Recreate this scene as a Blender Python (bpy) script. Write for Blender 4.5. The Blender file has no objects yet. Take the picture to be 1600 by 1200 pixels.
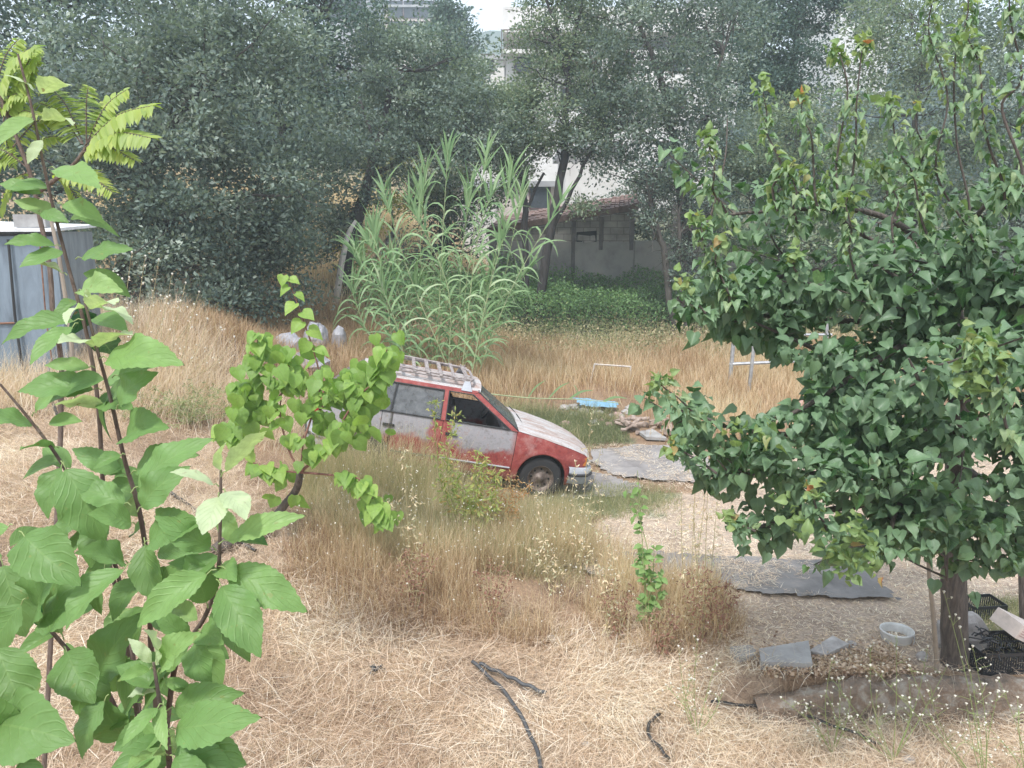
import bpy, math, random
import numpy as np
from mathutils import Vector, Matrix, Euler

random.seed(7)
R = np.random.default_rng(11)
sc = bpy.context.scene
COL = sc.collection
rad = math.radians
# ------------------------------------------------------------------ camera
CAMZ, PITCH, F = 3.7, rad(11.5), 1200.0
cam = bpy.data.cameras.new('camera')
cam.sensor_width = 36; cam.lens = 27; cam.clip_start = 0.05; cam.clip_end = 3000
co = bpy.data.objects.new('camera', cam); COL.objects.link(co)
co.location = (0, 0, CAMZ); co.rotation_euler = (rad(90) - PITCH, 0, 0)
sc.camera = co
# ------------------------------------------------------------------ sky and sun
SUN_EL, SUN_AZ = 58, 205     # azimuth clockwise from +y
w = bpy.data.worlds.new('World'); sc.world = w; w.use_nodes = True
nt = w.node_tree; nt.nodes.clear()
sky = nt.nodes.new('ShaderNodeTexSky'); sky.sky_type = 'NISHITA'; sky.sun_disc = False
sky.sun_elevation = rad(SUN_EL); sky.sun_rotation = rad(SUN_AZ)
sky.air_density = 1.0; sky.dust_density = 4.0; sky.ozone_density = 1.0
hs = nt.nodes.new('ShaderNodeMix'); hs.data_type = 'RGBA'
hs.inputs[0].default_value = 0.72
hs.inputs[7].default_value = (8.3, 9.1, 10.2, 1)
bg = nt.nodes.new('ShaderNodeBackground'); bg.inputs[1].default_value = 0.115
ow = nt.nodes.new('ShaderNodeOutputWorld')
nt.links.new(sky.outputs[0], hs.inputs[6]); nt.links.new(hs.outputs[2], bg.inputs[0]); nt.links.new(bg.outputs[0], ow.inputs[0])
sl = bpy.data.lights.new('sun', 'SUN'); sl.energy = 2.8; sl.angle = rad(6); sl.color = (1, .98, .96)
so = bpy.data.objects.new('sun', sl); COL.objects.link(so)
el, az = rad(SUN_EL), rad(SUN_AZ)
sd = Vector((math.sin(az) * math.cos(el), math.cos(az) * math.cos(el), math.sin(el)))
so.rotation_euler = sd.to_track_quat('Z', 'Y').to_euler()
sc.view_settings.view_transform = 'Standard'; sc.view_settings.look = 'None'
sc.view_settings.exposure = 0.64; sc.view_settings.gamma = 1
sc.cycles.max_bounces = 7; sc.cycles.transparent_max_bounces = 12
sc.cycles.use_adaptive_sampling = True; sc.cycles.use_denoising = True
# ------------------------------------------------------------------ terrain function
def sst(a, b, x):
    t = np.clip((np.asarray(x, float) - a) / (b - a), 0, 1); return t * t * (3 - 2 * t)
def _hash(i, j, s):
    h = np.sin(i * 127.1 + j * 311.7 + s * 74.7) * 43758.5453
    return h - np.floor(h)
def vnoise(x, y, s=0):
    x = np.asarray(x, float); y = np.asarray(y, float)
    i = np.floor(x); j = np.floor(y); fx = x - i; fy = y - j
    fx = fx * fx * (3 - 2 * fx); fy = fy * fy * (3 - 2 * fy)
    a = _hash(i, j, s); b = _hash(i + 1, j, s); c = _hash(i, j + 1, s); d = _hash(i + 1, j + 1, s)
    return a + (b - a) * fx + (c - a) * fy + (a - b - c + d) * fx * fy
def fnoise(x, y, s=0):
    return .55 * vnoise(x, y, s) + .3 * vnoise(2.1 * x, 2.1 * y, s + 1) + .15 * vnoise(4.3 * x, 4.3 * y, s + 2)
WALLY = 5.78
def g(x, y):
    x = np.asarray(x, float); y = np.asarray(y, float)
    # front terrace, lower than the yard; a sharp step behind the kerb wall on the right
    sh = sst(1.5, 2.0, x)
    z = -.32 + .32 * ((1 - sh) * sst(5.0, 7.4, y) + sh * sst(WALLY + .02, WALLY + .07, y))
    s = .19 * np.maximum(0, .9 - x); s = np.minimum(s, 1.75 - .3 * np.exp(-np.maximum(0, -x - 8)))
    z = z + s * (0.55 + .45 * sst(4.5, 8, y))
    z = z + .085 * np.maximum(0, y - 12) * (1 - sst(34, 60, y) * .5)
    z = z + sst(-1.0, -5.5, x) * np.maximum(0, y - 17) * .12 * (1 - sst(30, 50, y))
    z = z + .95 * np.exp(-(((x + 5.3) / 1.5) ** 2 + ((y - 12.4) / 1.7) ** 2))
    z = z + .22 * np.clip(y - 34, 0, 95)
    z = z + (fnoise(x * .9, y * .9, 3) - .5) * .12 * sst(5.0, 8, np.maximum(y, 8 * (1 - sst(1., 1.6, x)))) * (1 - sst(1.5, 2.5, x) * .7)
    z = z + (fnoise(x * .05, y * .05, 9) - .5) * 4 * sst(50, 120, y)
    return z
ca, sa = math.cos(PITCH), math.sin(PITCH)
def ray(px, py):
    u = (px - 800) / F; v = (600 - py) / F
    return u, ca + v * sa, -sa + v * ca
def W(px, py, Y):
    a, b, c = ray(px, py); t = Y / b
    return (a * t, Y, CAMZ + c * t)
def G(px, py, off=0):
    a, b, c = ray(px, py); t = 1.0
    while t < 400:
        if CAMZ + c * t <= float(g(a * t, b * t)): break
        t += .01 + t * .001
    x, y = a * t, b * t
    return (x, y, float(g(x, y)) + off)
def GX(px, Y):
    """ground point at world depth Y in picture column px (approximate row)"""
    x = (px - 800) / F * Y * 1.0
    z = float(g(x, Y))
    for _ in range(4):
        # v from z
        k = (z - CAMZ) / Y
        v = (k * ca + sa) / (ca - k * sa)
        x = (px - 800) / F * Y / (ca + v * sa); z = float(g(x, Y))
    return (x, Y, z)
# ------------------------------------------------------------------ mesh helpers
class Geo:
    def __init__(s): s.v = []; s.f = []; s.n = 0; s.r = []; s.c = []; s.m = []
    def add(s, v, f, rnd=0.5, uv=None, mi=0):
        v = np.asarray(v, float).reshape(-1, 3); f = np.asarray(f, int)
        if len(v) == 0: return s
        s.v.append(v); s.f.append(f + s.n); s.n += len(v)
        s.r.append(np.broadcast_to(np.asarray(rnd, float), (len(v),)))
        s.c.append(np.zeros((len(v), 2)) if uv is None else uv)
        s.m.append(np.full(len(f), mi))
        return s
    def box(s, a, b, rnd=.5, mi=0, M=None, jit=0):
        x0, y0, z0 = a; x1, y1, z1 = b
        v = np.array([[x0,y0,z0],[x1,y0,z0],[x1,y1,z0],[x0,y1,z0],[x0,y0,z1],[x1,y0,z1],[x1,y1,z1],[x0,y1,z1]], float)
        if jit: v = v + R.uniform(-jit, jit, v.shape)
        if M is not None: v = v @ np.array(M.to_3x3()).T + np.array(M.translation)
        return s.add(v, [[0,3,2,1],[4,5,6,7],[0,1,5,4],[1,2,6,5],[2,3,7,6],[3,0,4,7]], rnd, mi=mi)
    def tube(s, pts, rr, n=6, rnd=.5, cap=True, mi=0, wob=0):
        p = np.asarray(pts, float); k = len(p); rr = np.broadcast_to(np.asarray(rr, float), (k,))
        t = np.gradient(p, axis=0); t /= np.linalg.norm(t, axis=1)[:, None] + 1e-9
        up = np.array([0, 0, 1.]) if abs(t[0, 2]) < .9 else np.array([1., 0, 0])
        a = np.cross(t[0], up); a /= np.linalg.norm(a); V = []; UV = []
        ang = np.arange(n) * 2 * np.pi / n
        for i in range(k):
            a = a - t[i] * a.dot(t[i]); a /= np.linalg.norm(a) + 1e-9; b = np.cross(t[i], a)
            r = rr[i] * (1 + (R.uniform(-wob, wob, n) if wob else 0))
            V.append(p[i] + (np.cos(ang) * r)[:, None] * a + (np.sin(ang) * r)[:, None] * b)
            UV.append(np.stack([np.full(n, i / max(1, k - 1)), ang], 1))
        V = np.concatenate(V); f = []
        for i in range(k - 1):
            for j in range(n):
                j2 = (j + 1) % n; f.append([i*n+j, i*n+j2, (i+1)*n+j2, (i+1)*n+j])
        s.add(V, f, rnd, np.concatenate(UV), mi)
        if cap:
            for base, rev in ((0, 1), ((k - 1) * n, 0)):
                ring = V[base:base + n]; c = ring.mean(0)
                ff = [[n, (j+1) % n, j, j] if rev else [n, j, (j+1) % n, (j+1) % n] for j in range(n)]
                s.add(np.vstack([ring, c]), [q[:3] for q in ff], rnd, mi=mi)
        return s
    def prism(s, poly, z0, z1, rnd=.5, mi=0):
        p = np.asarray(poly, float); n = len(p)
        v = np.vstack([np.c_[p, np.full(n, z0) if np.isscalar(z0) else z0], np.c_[p, np.full(n, z1) if np.isscalar(z1) else z1]])
        s.add(v, [[i, (i+1) % n, n+(i+1) % n, n+i] for i in range(n)], rnd, mi=mi)
        c0 = v[:n].mean(0); c1 = v[n:].mean(0)
        s.add(np.vstack([v[:n], c0]), [[(i+1) % n, i, n] for i in range(n)], rnd, mi=mi)
        s.add(np.vstack([v[n:], c1]), [[i, (i+1) % n, n] for i in range(n)], rnd, mi=mi)
        return s
    def mesh(s, name, mats, smooth=False, origin=None):
        V = np.concatenate(s.v) if s.v else np.zeros((0, 3))
        if origin is not None: V = V - np.asarray(origin, float)
        me = bpy.data.meshes.new(name)
        me.vertices.add(len(V)); me.vertices.foreach_set('co', V.ravel())
        tot = np.concatenate([np.full(len(f), f.shape[1]) for f in s.f]); idx = np.concatenate([f.ravel() for f in s.f])
        me.loops.add(len(idx)); me.loops.foreach_set('vertex_index', idx)
        me.polygons.add(len(tot)); st = np.concatenate([[0], np.cumsum(tot)[:-1]])
        me.polygons.foreach_set('loop_start', st); me.polygons.foreach_set('loop_total', tot)
        me.polygons.foreach_set('use_smooth', np.full(len(tot), smooth))
        for m in (mats if isinstance(mats, (list, tuple)) else [mats]): me.materials.append(m)
        me.polygons.foreach_set('material_index', np.concatenate(s.m))
        me.update(calc_edges=True)
        a = me.attributes.new('rnd', 'FLOAT', 'POINT'); a.data.foreach_set('value', np.concatenate(s.r))
        c = np.concatenate(s.c)
        if np.any(c):
            for k, nm in enumerate(('lu', 'lv')):
                a = me.attributes.new(nm, 'FLOAT', 'POINT'); a.data.foreach_set('value', np.ascontiguousarray(c[:, k]))
        me.validate(clean_customdata=False)
        return me
def obj(name, geo, mat, parent=None, smooth=False, origin=None):
    if origin is None and parent is not None:
        r = parent
        while r.parent: r = r.parent
        origin = r.get('_o')
    me = geo.mesh(name, mat, smooth, origin)
    o = bpy.data.objects.new(name, me); COL.objects.link(o)
    if parent is not None: o.parent = parent
    elif origin is not None: o.location = origin
    return o
def tag(o, label, cat, group=None, kind=None):
    if label: o['label'] = label
    if cat: o['category'] = cat
    if group: o['group'] = group
    if kind: o['kind'] = kind
    return o
ROOTS = []
def thing(name, label, cat, loc=(0, 0, 0), group=None, local=False, rot=(0, 0, 0)):
    o = bpy.data.objects.new(name, None); COL.objects.link(o); o.empty_display_size = .2
    o.location = loc; o.rotation_euler = rot
    o['_o'] = (0., 0., 0.) if local else tuple(float(q) for q in loc)
    ROOTS.append(o)
    return tag(o, label, cat, group)
def struct(o): o['kind'] = 'structure'; return o
def grid(V):  # V (m,n,3) -> verts, quads
    m, n = V.shape[:2]; i = np.arange(m - 1)[:, None] * n + np.arange(n - 1)[None]
    i = i.ravel(); return V.reshape(-1, 3), np.stack([i, i + 1, i + n + 1, i + n], 1)
def nrm(a): return a / (np.linalg.norm(a, axis=-1, keepdims=True) + 1e-9)
def rdir(n):
    return nrm(R.normal(size=(n, 3)))
# ------------------------------------------------------------------ materials
def base_mat(name, rough=.8):
    m = bpy.data.materials.new(name); m.use_nodes = True; b = m.node_tree.nodes['Principled BSDF']
    b.inputs['Roughness'].default_value = rough; return m, m.node_tree, b
def N(nt, t, **kw):
    n = nt.nodes.new(t)
    for k, v in kw.items(): setattr(n, k, v)
    return n
def ramp(nt, src, stops):
    r = N(nt, 'ShaderNodeValToRGB'); cr = r.color_ramp
    cr.elements[0].position = stops[0][0]; cr.elements[0].color = (*stops[0][1], 1)
    cr.elements[1].position = stops[-1][0]; cr.elements[1].color = (*stops[-1][1], 1)
    for p, c in stops[1:-1]:
        e = cr.elements.new(p); e.color = (*c, 1)
    nt.links.new(src, r.inputs[0]); return r
def noise(nt, scale, detail=5, rough=.6, coord='Object', dist=0, vec=None):
    n = N(nt, 'ShaderNodeTexNoise'); n.inputs['Scale'].default_value = scale; n.inputs['Detail'].default_value = detail
    n.inputs['Roughness'].default_value = rough; n.inputs['Distortion'].default_value = dist
    if vec is None:
        tc = N(nt, 'ShaderNodeTexCoord'); vec = tc.outputs[coord]
    nt.links.new(vec, n.inputs['Vector']); return n
def mix(nt, f, a, b, mode='MIX'):
    m = N(nt, 'ShaderNodeMix', data_type='RGBA', blend_type=mode)
    if isinstance(f, (int, float)): m.inputs[0].default_value = f
    else: nt.links.new(f, m.inputs[0])
    for s, k in ((a, 6), (b, 7)):
        if isinstance(s, tuple): m.inputs[k].default_value = (*s, 1) if len(s) == 3 else s
        else: nt.links.new(s, m.inputs[k])
    return m.outputs[2]
def math_(nt, op, a, b=None, clamp=False):
    m = N(nt, 'ShaderNodeMath', operation=op, use_clamp=clamp)
    for k, s in enumerate((a, b)):
        if s is None: continue
        if isinstance(s, (int, float)): m.inputs[k].default_value = s
        else: nt.links.new(s, m.inputs[k])
    return m.outputs[0]
def bump(nt, b, h, strength=.4, dist=.01):
    n = N(nt, 'ShaderNodeBump'); n.inputs['Strength'].default_value = strength; n.inputs['Distance'].default_value = dist
    nt.links.new(h, n.inputs['Height']); nt.links.new(n.outputs[0], b.inputs['Normal'])
def rough_mat(name, stops, scale=6, rough=.85, bs=.4, bd=.01, metal=0, detail=7, dist=0):
    m, nt, b = base_mat(name, rough)
    n = noise(nt, scale, detail, .65, dist=dist); r = ramp(nt, n.outputs[0], stops)
    nt.links.new(r.outputs[0], b.inputs['Base Color']); b.inputs['Metallic'].default_value = metal
    n2 = noise(nt, scale * 5, 5); bump(nt, b, n2.outputs[0], bs, bd); return m
def plain(name, c, rough=.7, metal=0):
    k = .75
    return rough_mat(name, [(.3, tuple(x * k for x in c)), (.55, c), (.75, tuple(min(1, x * 1.15) for x in c))], 9, rough, .2, .005, metal)
def leaf_mat(name, stops, under=None, trans=.3, rough=.5, vein=0, spec=.4):
    m, nt, b = base_mat(name, rough); b.inputs['Specular IOR Level'].default_value = spec
    a = N(nt, 'ShaderNodeAttribute', attribute_name='rnd'); r = ramp(nt, a.outputs['Fac'], stops)
    col = r.outputs[0]
    if vein:
        lu = N(nt, 'ShaderNodeAttribute', attribute_name='lu'); lv = N(nt, 'ShaderNodeAttribute', attribute_name='lv')
        av = math_(nt, 'ABSOLUTE', lv.outputs['Fac'])
        nw = noise(nt, 22, 3); ph = math_(nt, 'ADD', math_(nt, 'SUBTRACT', math_(nt, 'MULTIPLY', lu.outputs['Fac'], 7.0), math_(nt, 'MULTIPLY', av, 2.6)), math_(nt, 'MULTIPLY', nw.outputs[0], .9))
        fr = math_(nt, 'ABSOLUTE', math_(nt, 'SUBTRACT', math_(nt, 'FRACT', ph), .5))
        rib = math_(nt, 'SUBTRACT', 1.0, math_(nt, 'MULTIPLY', fr, 7.0), True)
        mid = math_(nt, 'LESS_THAN', av, .035)
        vv = math_(nt, 'MAXIMUM', math_(nt, 'MULTIPLY', rib, .45), mid)
        nn = noise(nt, 45, 4)
        col = mix(nt, math_(nt, 'MULTIPLY', vv, vein), col, (.32, .42, .18))
        col = mix(nt, .35, col, ramp(nt, nn.outputs[0], [(.35, (.25, .3, .2)), (.7, (.95, 1, .8))]).outputs[0], 'OVERLAY')
        sp = noise(nt, 70, 2, .5); sm = math_(nt, 'MULTIPLY', math_(nt, 'SUBTRACT', sp.outputs[0], .70), 30, True); col = mix(nt, math_(nt, 'MULTIPLY', sm, .7), col, (.20, .11, .05))
        hh = math_(nt, 'SUBTRACT', math_(nt, 'MULTIPLY', nw.outputs[0], 1.4), math_(nt, 'MULTIPLY', rib, .16))
        bump(nt, b, hh, .5, .006)
    if under is not None:
        ge = N(nt, 'ShaderNodeNewGeometry'); col = mix(nt, ge.outputs['Backfacing'], col, mix(nt, .6, col, under))
    nt.links.new(col, b.inputs['Base Color'])
    tr = N(nt, 'ShaderNodeBsdfTranslucent')
    tc = mix(nt, .5, col, (.8, .95, .4), 'MULTIPLY'); tc = mix(nt, 1.0, tc, (1.5, 1.5, 1.25), 'MULTIPLY'); nt.links.new(tc, tr.inputs[0])
    ms = N(nt, 'ShaderNodeMixShader'); ms.inputs[0].default_value = trans
    nt.links.new(b.outputs[0], ms.inputs[1]); nt.links.new(tr.outputs[0], ms.inputs[2])
    nt.links.new(ms.outputs[0], nt.nodes['Material Output'].inputs[0]); return m
def bark_mat(name, c1, c2, scale=8):
    m, nt, b = base_mat(name, .9)
    tc = N(nt, 'ShaderNodeTexCoord'); mp = N(nt, 'ShaderNodeMapping'); mp.inputs['Scale'].default_value = (3, 3, .5)
    nt.links.new(tc.outputs['Object'], mp.inputs[0]); n = noise(nt, scale, 8, .7, vec=mp.outputs[0], dist=.6)
    r = ramp(nt, n.outputs[0], [(.3, c1), (.65, c2)]); nt.links.new(r.outputs[0], b.inputs['Base Color'])
    bump(nt, b, n.outputs[0], 1.0, .02); return m

M = {}
M['straw'] = leaf_mat('dry_straw', [(0, (.20, .125, .09)), (.25, (.42, .29, .21)), (.6, (.66, .51, .39)), (.85, (.80, .67, .55)), (1, (.90, .83, .74))], trans=.25, rough=.7, spec=.2)
M['drygrass'] = leaf_mat('dry_tall_grass', [(0, (.24, .14, .09)), (.25, (.45, .31, .20)), (.55, (.66, .51, .35)), (.85, (.80, .68, .50)), (1, (.52, .53, .37))], trans=.3, rough=.7, spec=.2)
M['backgrass'] = leaf_mat('tan_tall_grass', [(0, (.30, .18, .11)), (.35, (.55, .39, .25)), (.75, (.74, .60, .43)), (.93, (.80, .70, .56)), (1, (.50, .52, .36))], trans=.3, rough=.7, spec=.2)
M['greengrass'] = leaf_mat('grey_green_grass', [(0, (.15, .18, .09)), (.35, (.27, .29, .15)), (.65, (.42, .38, .23)), (1, (.60, .48, .33))], trans=.3, rough=.7, spec=.2)
M['bramble'] = leaf_mat('bramble_leaf', [(0, (.05, .10, .04)), (.5, (.12, .22, .08)), (.85, (.21, .34, .13)), (1, (.38, .44, .22))], trans=.3, rough=.55)
M['olive'] = leaf_mat('grey_green_leaf', [(0, (.035, .06, .05)), (.45, (.09, .135, .11)), (.8, (.20, .26, .21)), (1, (.40, .45, .38))], under=(.24, .30, .24), trans=.22, rough=.5)
M['dark'] = leaf_mat('dark_leaf', [(0, (.025, .052, .045)), (.5, (.065, .12, .10)), (.9, (.15, .22, .18)), (1, (.28, .35, .29))], under=(.16, .23, .19), trans=.2, rough=.45)
M['pale'] = leaf_mat('pale_green_leaf', [(0, (.05, .09, .06)), (.5, (.13, .195, .125)), (.85, (.25, .32, .21)), (1, (.40, .46, .32))], under=(.33, .37, .27), trans=.3, rough=.5)
M['yellowleaf'] = leaf_mat('yellow_green_leaf', [(0, (.16, .2, .04)), (.5, (.32, .34, .06)), (.9, (.5, .42, .08)), (1, (.6, .32, .1))], trans=.35)
M['apricot'] = leaf_mat('apricot_leaf', [(0, (.025, .065, .03)), (.3, (.045, .115, .045)), (.6, (.085, .18, .07)), (.85, (.17, .28, .12)), (1, (.35, .41, .19))], under=(.19, .28, .17), trans=.25, rough=.42, vein=.35)
M['young'] = leaf_mat('young_apricot_leaf', [(0, (.12, .2, .07)), (.5, (.22, .32, .11)), (.8, (.34, .38, .14)), (.93, (.45, .30, .14)), (1, (.55, .2, .1))], under=(.2, .28, .12), trans=.3, rough=.42, vein=.3)
M['lime'] = leaf_mat('lime_leaf', [(0, (.09, .19, .035)), (.4, (.16, .30, .05)), (.8, (.27, .41, .07)), (1, (.38, .50, .10))], under=(.25, .38, .1), trans=.4, rough=.5, vein=.4)
M['apple'] = leaf_mat('apple_leaf', [(0, (.02, .07, .035)), (.25, (.035, .115, .05)), (.5, (.065, .16, .07)), (.75, (.15, .26, .10)), (1, (.30, .40, .2))], under=(.22, .36, .10), trans=.3, rough=.5, vein=.2)
M['appleyoung'] = leaf_mat('downy_apple_leaf', [(0, (.22, .32, .15)), (.5, (.33, .43, .22)), (1, (.46, .55, .32))], under=(.5, .56, .38), trans=.3, rough=.6, vein=.4)
M['pinnate'] = leaf_mat('pinnate_leaf', [(0, (.13, .25, .06)), (.5, (.27, .40, .08)), (1, (.5, .56, .10))], under=(.35, .42, .14), trans=.4, rough=.5)
M['reed'] = leaf_mat('reed_leaf', [(0, (.10, .19, .08)), (.45, (.19, .31, .14)), (.8, (.30, .42, .22)), (1, (.44, .52, .33))], trans=.3, rough=.5)
M['cane'] = plain('reed_cane', (.33, .38, .2), .6)
M['bark'] = bark_mat('grey_bark', (.03, .028, .025), (.12, .105, .09))
M['barkdark'] = bark_mat('dark_bark', (.012, .011, .012), (.06, .052, .048))
M['aprbark'] = bark_mat('apricot_bark', (.04, .033, .028), (.16, .13, .11), 10)
M['redtwig'] = bark_mat('reddish_twig_bark', (.13, .055, .04), (.30, .15, .11), 12)
M['appletwig'] = bark_mat('apple_twig_bark', (.10, .06, .045), (.26, .20, .16), 25)
M['greytwig'] = plain('dry_grey_twig', (.28, .23, .18), .9)
M['drystem'] = plain('dry_weed_stem', (.42, .36, .2), .8)
M['greenstem'] = plain('green_weed_stem', (.26, .33, .12), .7)
M['seedhead'] = plain('white_seed_head', (.75, .72, .62), .9)
M['earth'] = rough_mat('earth_crumbs', [(.3, (.14, .085, .055)), (.6, (.3, .2, .14)), (.8, (.45, .34, .26))], 20)
M['concrete'] = rough_mat('weathered_concrete', [(.28, (.06, .048, .038)), (.4, (.20, .16, .125)), (.5, (.25, .18, .13)), (.6, (.36, .32, .27)), (.8, (.44, .40, .34))], 7, .95, 1.0, .03)
M['slab'] = rough_mat('grey_slab', [(.3, (.24, .23, .22)), (.6, (.36, .35, .34)), (.8, (.48, .45, .41))], 5, .85, .3)
M['stone'] = rough_mat('pale_stone', [(.3, (.25, .23, .22)), (.6, (.45, .42, .40)), (.8, (.62, .60, .58))], 6, .9, .6, .02)
M['mat'] = rough_mat('dark_ground_sheet', [(.3, (.12, .115, .11)), (.55, (.21, .20, .195)), (.75, (.33, .28, .23))], 3, .9, .5, .01)
M['greysheet'] = rough_mat('grey_ground_sheet', [(.3, (.17, .155, .15)), (.55, (.28, .26, .25)), (.8, (.42, .38, .35))], 2.2, .9, .5, .02)
M['blue'] = plain('blue_tarpaulin', (.20, .38, .52), .6)
M['white'] = plain('white_plastic', (.72, .72, .70), .5)
M['rag'] = plain('faded_pink_cloth', (.5, .32, .3), .9)
M['black'] = plain('black_plastic', (.022, .024, .028), .38)
M['hose'] = plain('grey_black_hose', (.06, .062, .065), .5)
M['hosedark'] = plain('black_hose', (.03, .03, .03), .5)
M['galv'] = rough_mat('galvanised_pipe', [(.3, (.3, .31, .33)), (.7, (.55, .56, .58))], 12, .5, .1, .003, .6)
M['whitewood'] = plain('bleached_wood', (.55, .5, .46), .8)
M['wood'] = rough_mat('cut_wood', [(.3, (.18, .12, .09)), (.6, (.38, .3, .25)), (.8, (.55, .47, .4))], 14)
M['rustiron'] = rough_mat('rusty_iron', [(.3, (.12, .05, .03)), (.7, (.3, .16, .10))], 14)
def sheet_metal(name, c):
    m, nt, b = base_mat(name, .55); b.inputs['Metallic'].default_value = .25
    tc = N(nt, 'ShaderNodeTexCoord'); mp = N(nt, 'ShaderNodeMapping'); mp.inputs['Scale'].default_value = (2.5, 2.5, .5)
    nt.links.new(tc.outputs['Object'], mp.inputs[0]); n = noise(nt, 2.5, 8, .7, vec=mp.outputs[0], dist=.5)
    r = ramp(nt, n.outputs[0], [(.28, tuple(x * .62 for x in c)), (.5, c), (.68, tuple(x * 1.25 for x in c))])
    n2 = noise(nt, 5, 8, .75); rs = ramp(nt, n2.outputs[0], [(.68, (0, 0, 0)), (.74, (1, 1, 1))])
    col = mix(nt, rs.outputs[0], r.outputs[0], (.16, .09, .06))
    nt.links.new(col, b.inputs['Base Color']); bump(nt, b, n.outputs[0], .25, .02); return m
M['shedblue'] = sheet_metal('weathered_blue_sheet_metal', (.20, .25, .30))
M['shedgrey'] = sheet_metal('grey_sheet_metal', (.27, .30, .33))
M['shedroof'] = plain('white_shed_roof', (.75, .76, .78), .6)
M['bark2'] = M['barkdark']
def block_wall(name):
    m, nt, b = base_mat(name, .95)
    tc = N(nt, 'ShaderNodeTexCoord'); mp = N(nt, 'ShaderNodeMapping'); mp.inputs['Rotation'].default_value = (rad(90), 0, 0)
    nt.links.new(tc.outputs['Object'], mp.inputs[0])
    br = N(nt, 'ShaderNodeTexBrick'); nt.links.new(mp.outputs[0], br.inputs['Vector'])
    br.inputs['Scale'].default_value = 1; br.inputs['Brick Width'].default_value = .42; br.inputs['Row Height'].default_value = .21
    br.inputs['Mortar Size'].default_value = .012; br.inputs['Color1'].default_value = (.36, .34, .32, 1)
    br.inputs['Color2'].default_value = (.45, .43, .40, 1); br.inputs['Mortar'].default_value = (.23, .21, .2, 1)
    n = noise(nt, 1.3, 8, .7); r = ramp(nt, n.outputs[0], [(.3, (.45, .42, .40)), (.6, (1, .97, .93)), (.8, (.8, .7, .6))])
    col = mix(nt, .9, br.outputs[0], r.outputs[0], 'MULTIPLY'); nt.links.new(col, b.inputs['Base Color'])
    bump(nt, b, br.outputs['Fac'], -.5, .02); return m
M['block'] = block_wall('grey_block_wall')
M['render'] = rough_mat('stained_cement_render', [(.25, (.19, .175, .165)), (.5, (.33, .315, .30)), (.65, (.38, .355, .33)), (.8, (.28, .25, .21))], 1.3, .95, .5, .01)
M['darkpost'] = rough_mat('dark_concrete_post', [(.3, (.08, .07, .065)), (.7, (.18, .16, .15))], 5)
M['void'] = plain('painted_hole_shade', (.012, .012, .014), .9)  # near-black colour standing for the shade inside holes
M['glassdark'] = plain('dark_window_glass', (.05, .06, .07), .15)
M['bwhite'] = rough_mat('white_render', [(.3, (.58, .55, .52)), (.6, (.72, .70, .67)), (.85, (.80, .79, .77))], 1.2, .9, .2)
M['bpink'] = rough_mat('pinkish_render', [(.3, (.48, .41, .37)), (.6, (.62, .55, .5)), (.85, (.70, .64, .6))], 1.2, .9, .2)
M['bgrey'] = rough_mat('grey_render', [(.3, (.28, .28, .29)), (.7, (.42, .42, .42))], 1.5, .9, .2)
M['balc'] = plain('brown_balcony_rail', (.12, .07, .07), .8)
def tile_mat():
    m, nt, b = base_mat('red_roof_tiles', .85)
    n = noise(nt, 4, 7, .7); r = ramp(nt, n.outputs[0], [(.3, (.15, .10, .085)), (.55, (.25, .16, .135)), (.75, (.36, .29, .25))])
    a = N(nt, 'ShaderNodeAttribute', attribute_name='rnd')
    col = mix(nt, .5, r.outputs[0], ramp(nt, a.outputs['Fac'], [(0, (.4, .4, .4)), (1, (1, 1, 1))]).outputs[0], 'MULTIPLY')
    nt.links.new(col, b.inputs['Base Color']); return m
M['tile'] = tile_mat()
# ------------------------------------------------------------------ ground
def poly_world(pp): return np.array([G(*p)[:2] for p in pp])
def inpoly(P, x, y):
    c = np.zeros(len(x), bool); j = len(P) - 1
    for i in range(len(P)):
        xi, yi = P[i]; xj, yj = P[j]
        if yi != yj:
            c ^= ((yi > y) != (yj > y)) & (x < (xj - xi) * (y - yi) / (yj - yi) + xi)
        j = i
    return c
def sample(P, n, soft=.25, dens=None):
    out = []; tot = 0
    lo = P.min(0); hi = P.max(0)
    for _ in range(60):
        q = R.uniform(lo, hi, (n * 2, 2)); k = inpoly(P, q[:, 0] + R.normal(0, soft, len(q)), q[:, 1] + R.normal(0, soft, len(q)))
        if dens is not None: k &= R.random(len(q)) < dens(q[:, 0], q[:, 1])
        q = q[k]; out.append(q); tot += len(q)
        if tot >= n: break
    q = np.concatenate(out)[:n]
    return np.c_[q, g(q[:, 0], q[:, 1])]
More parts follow.
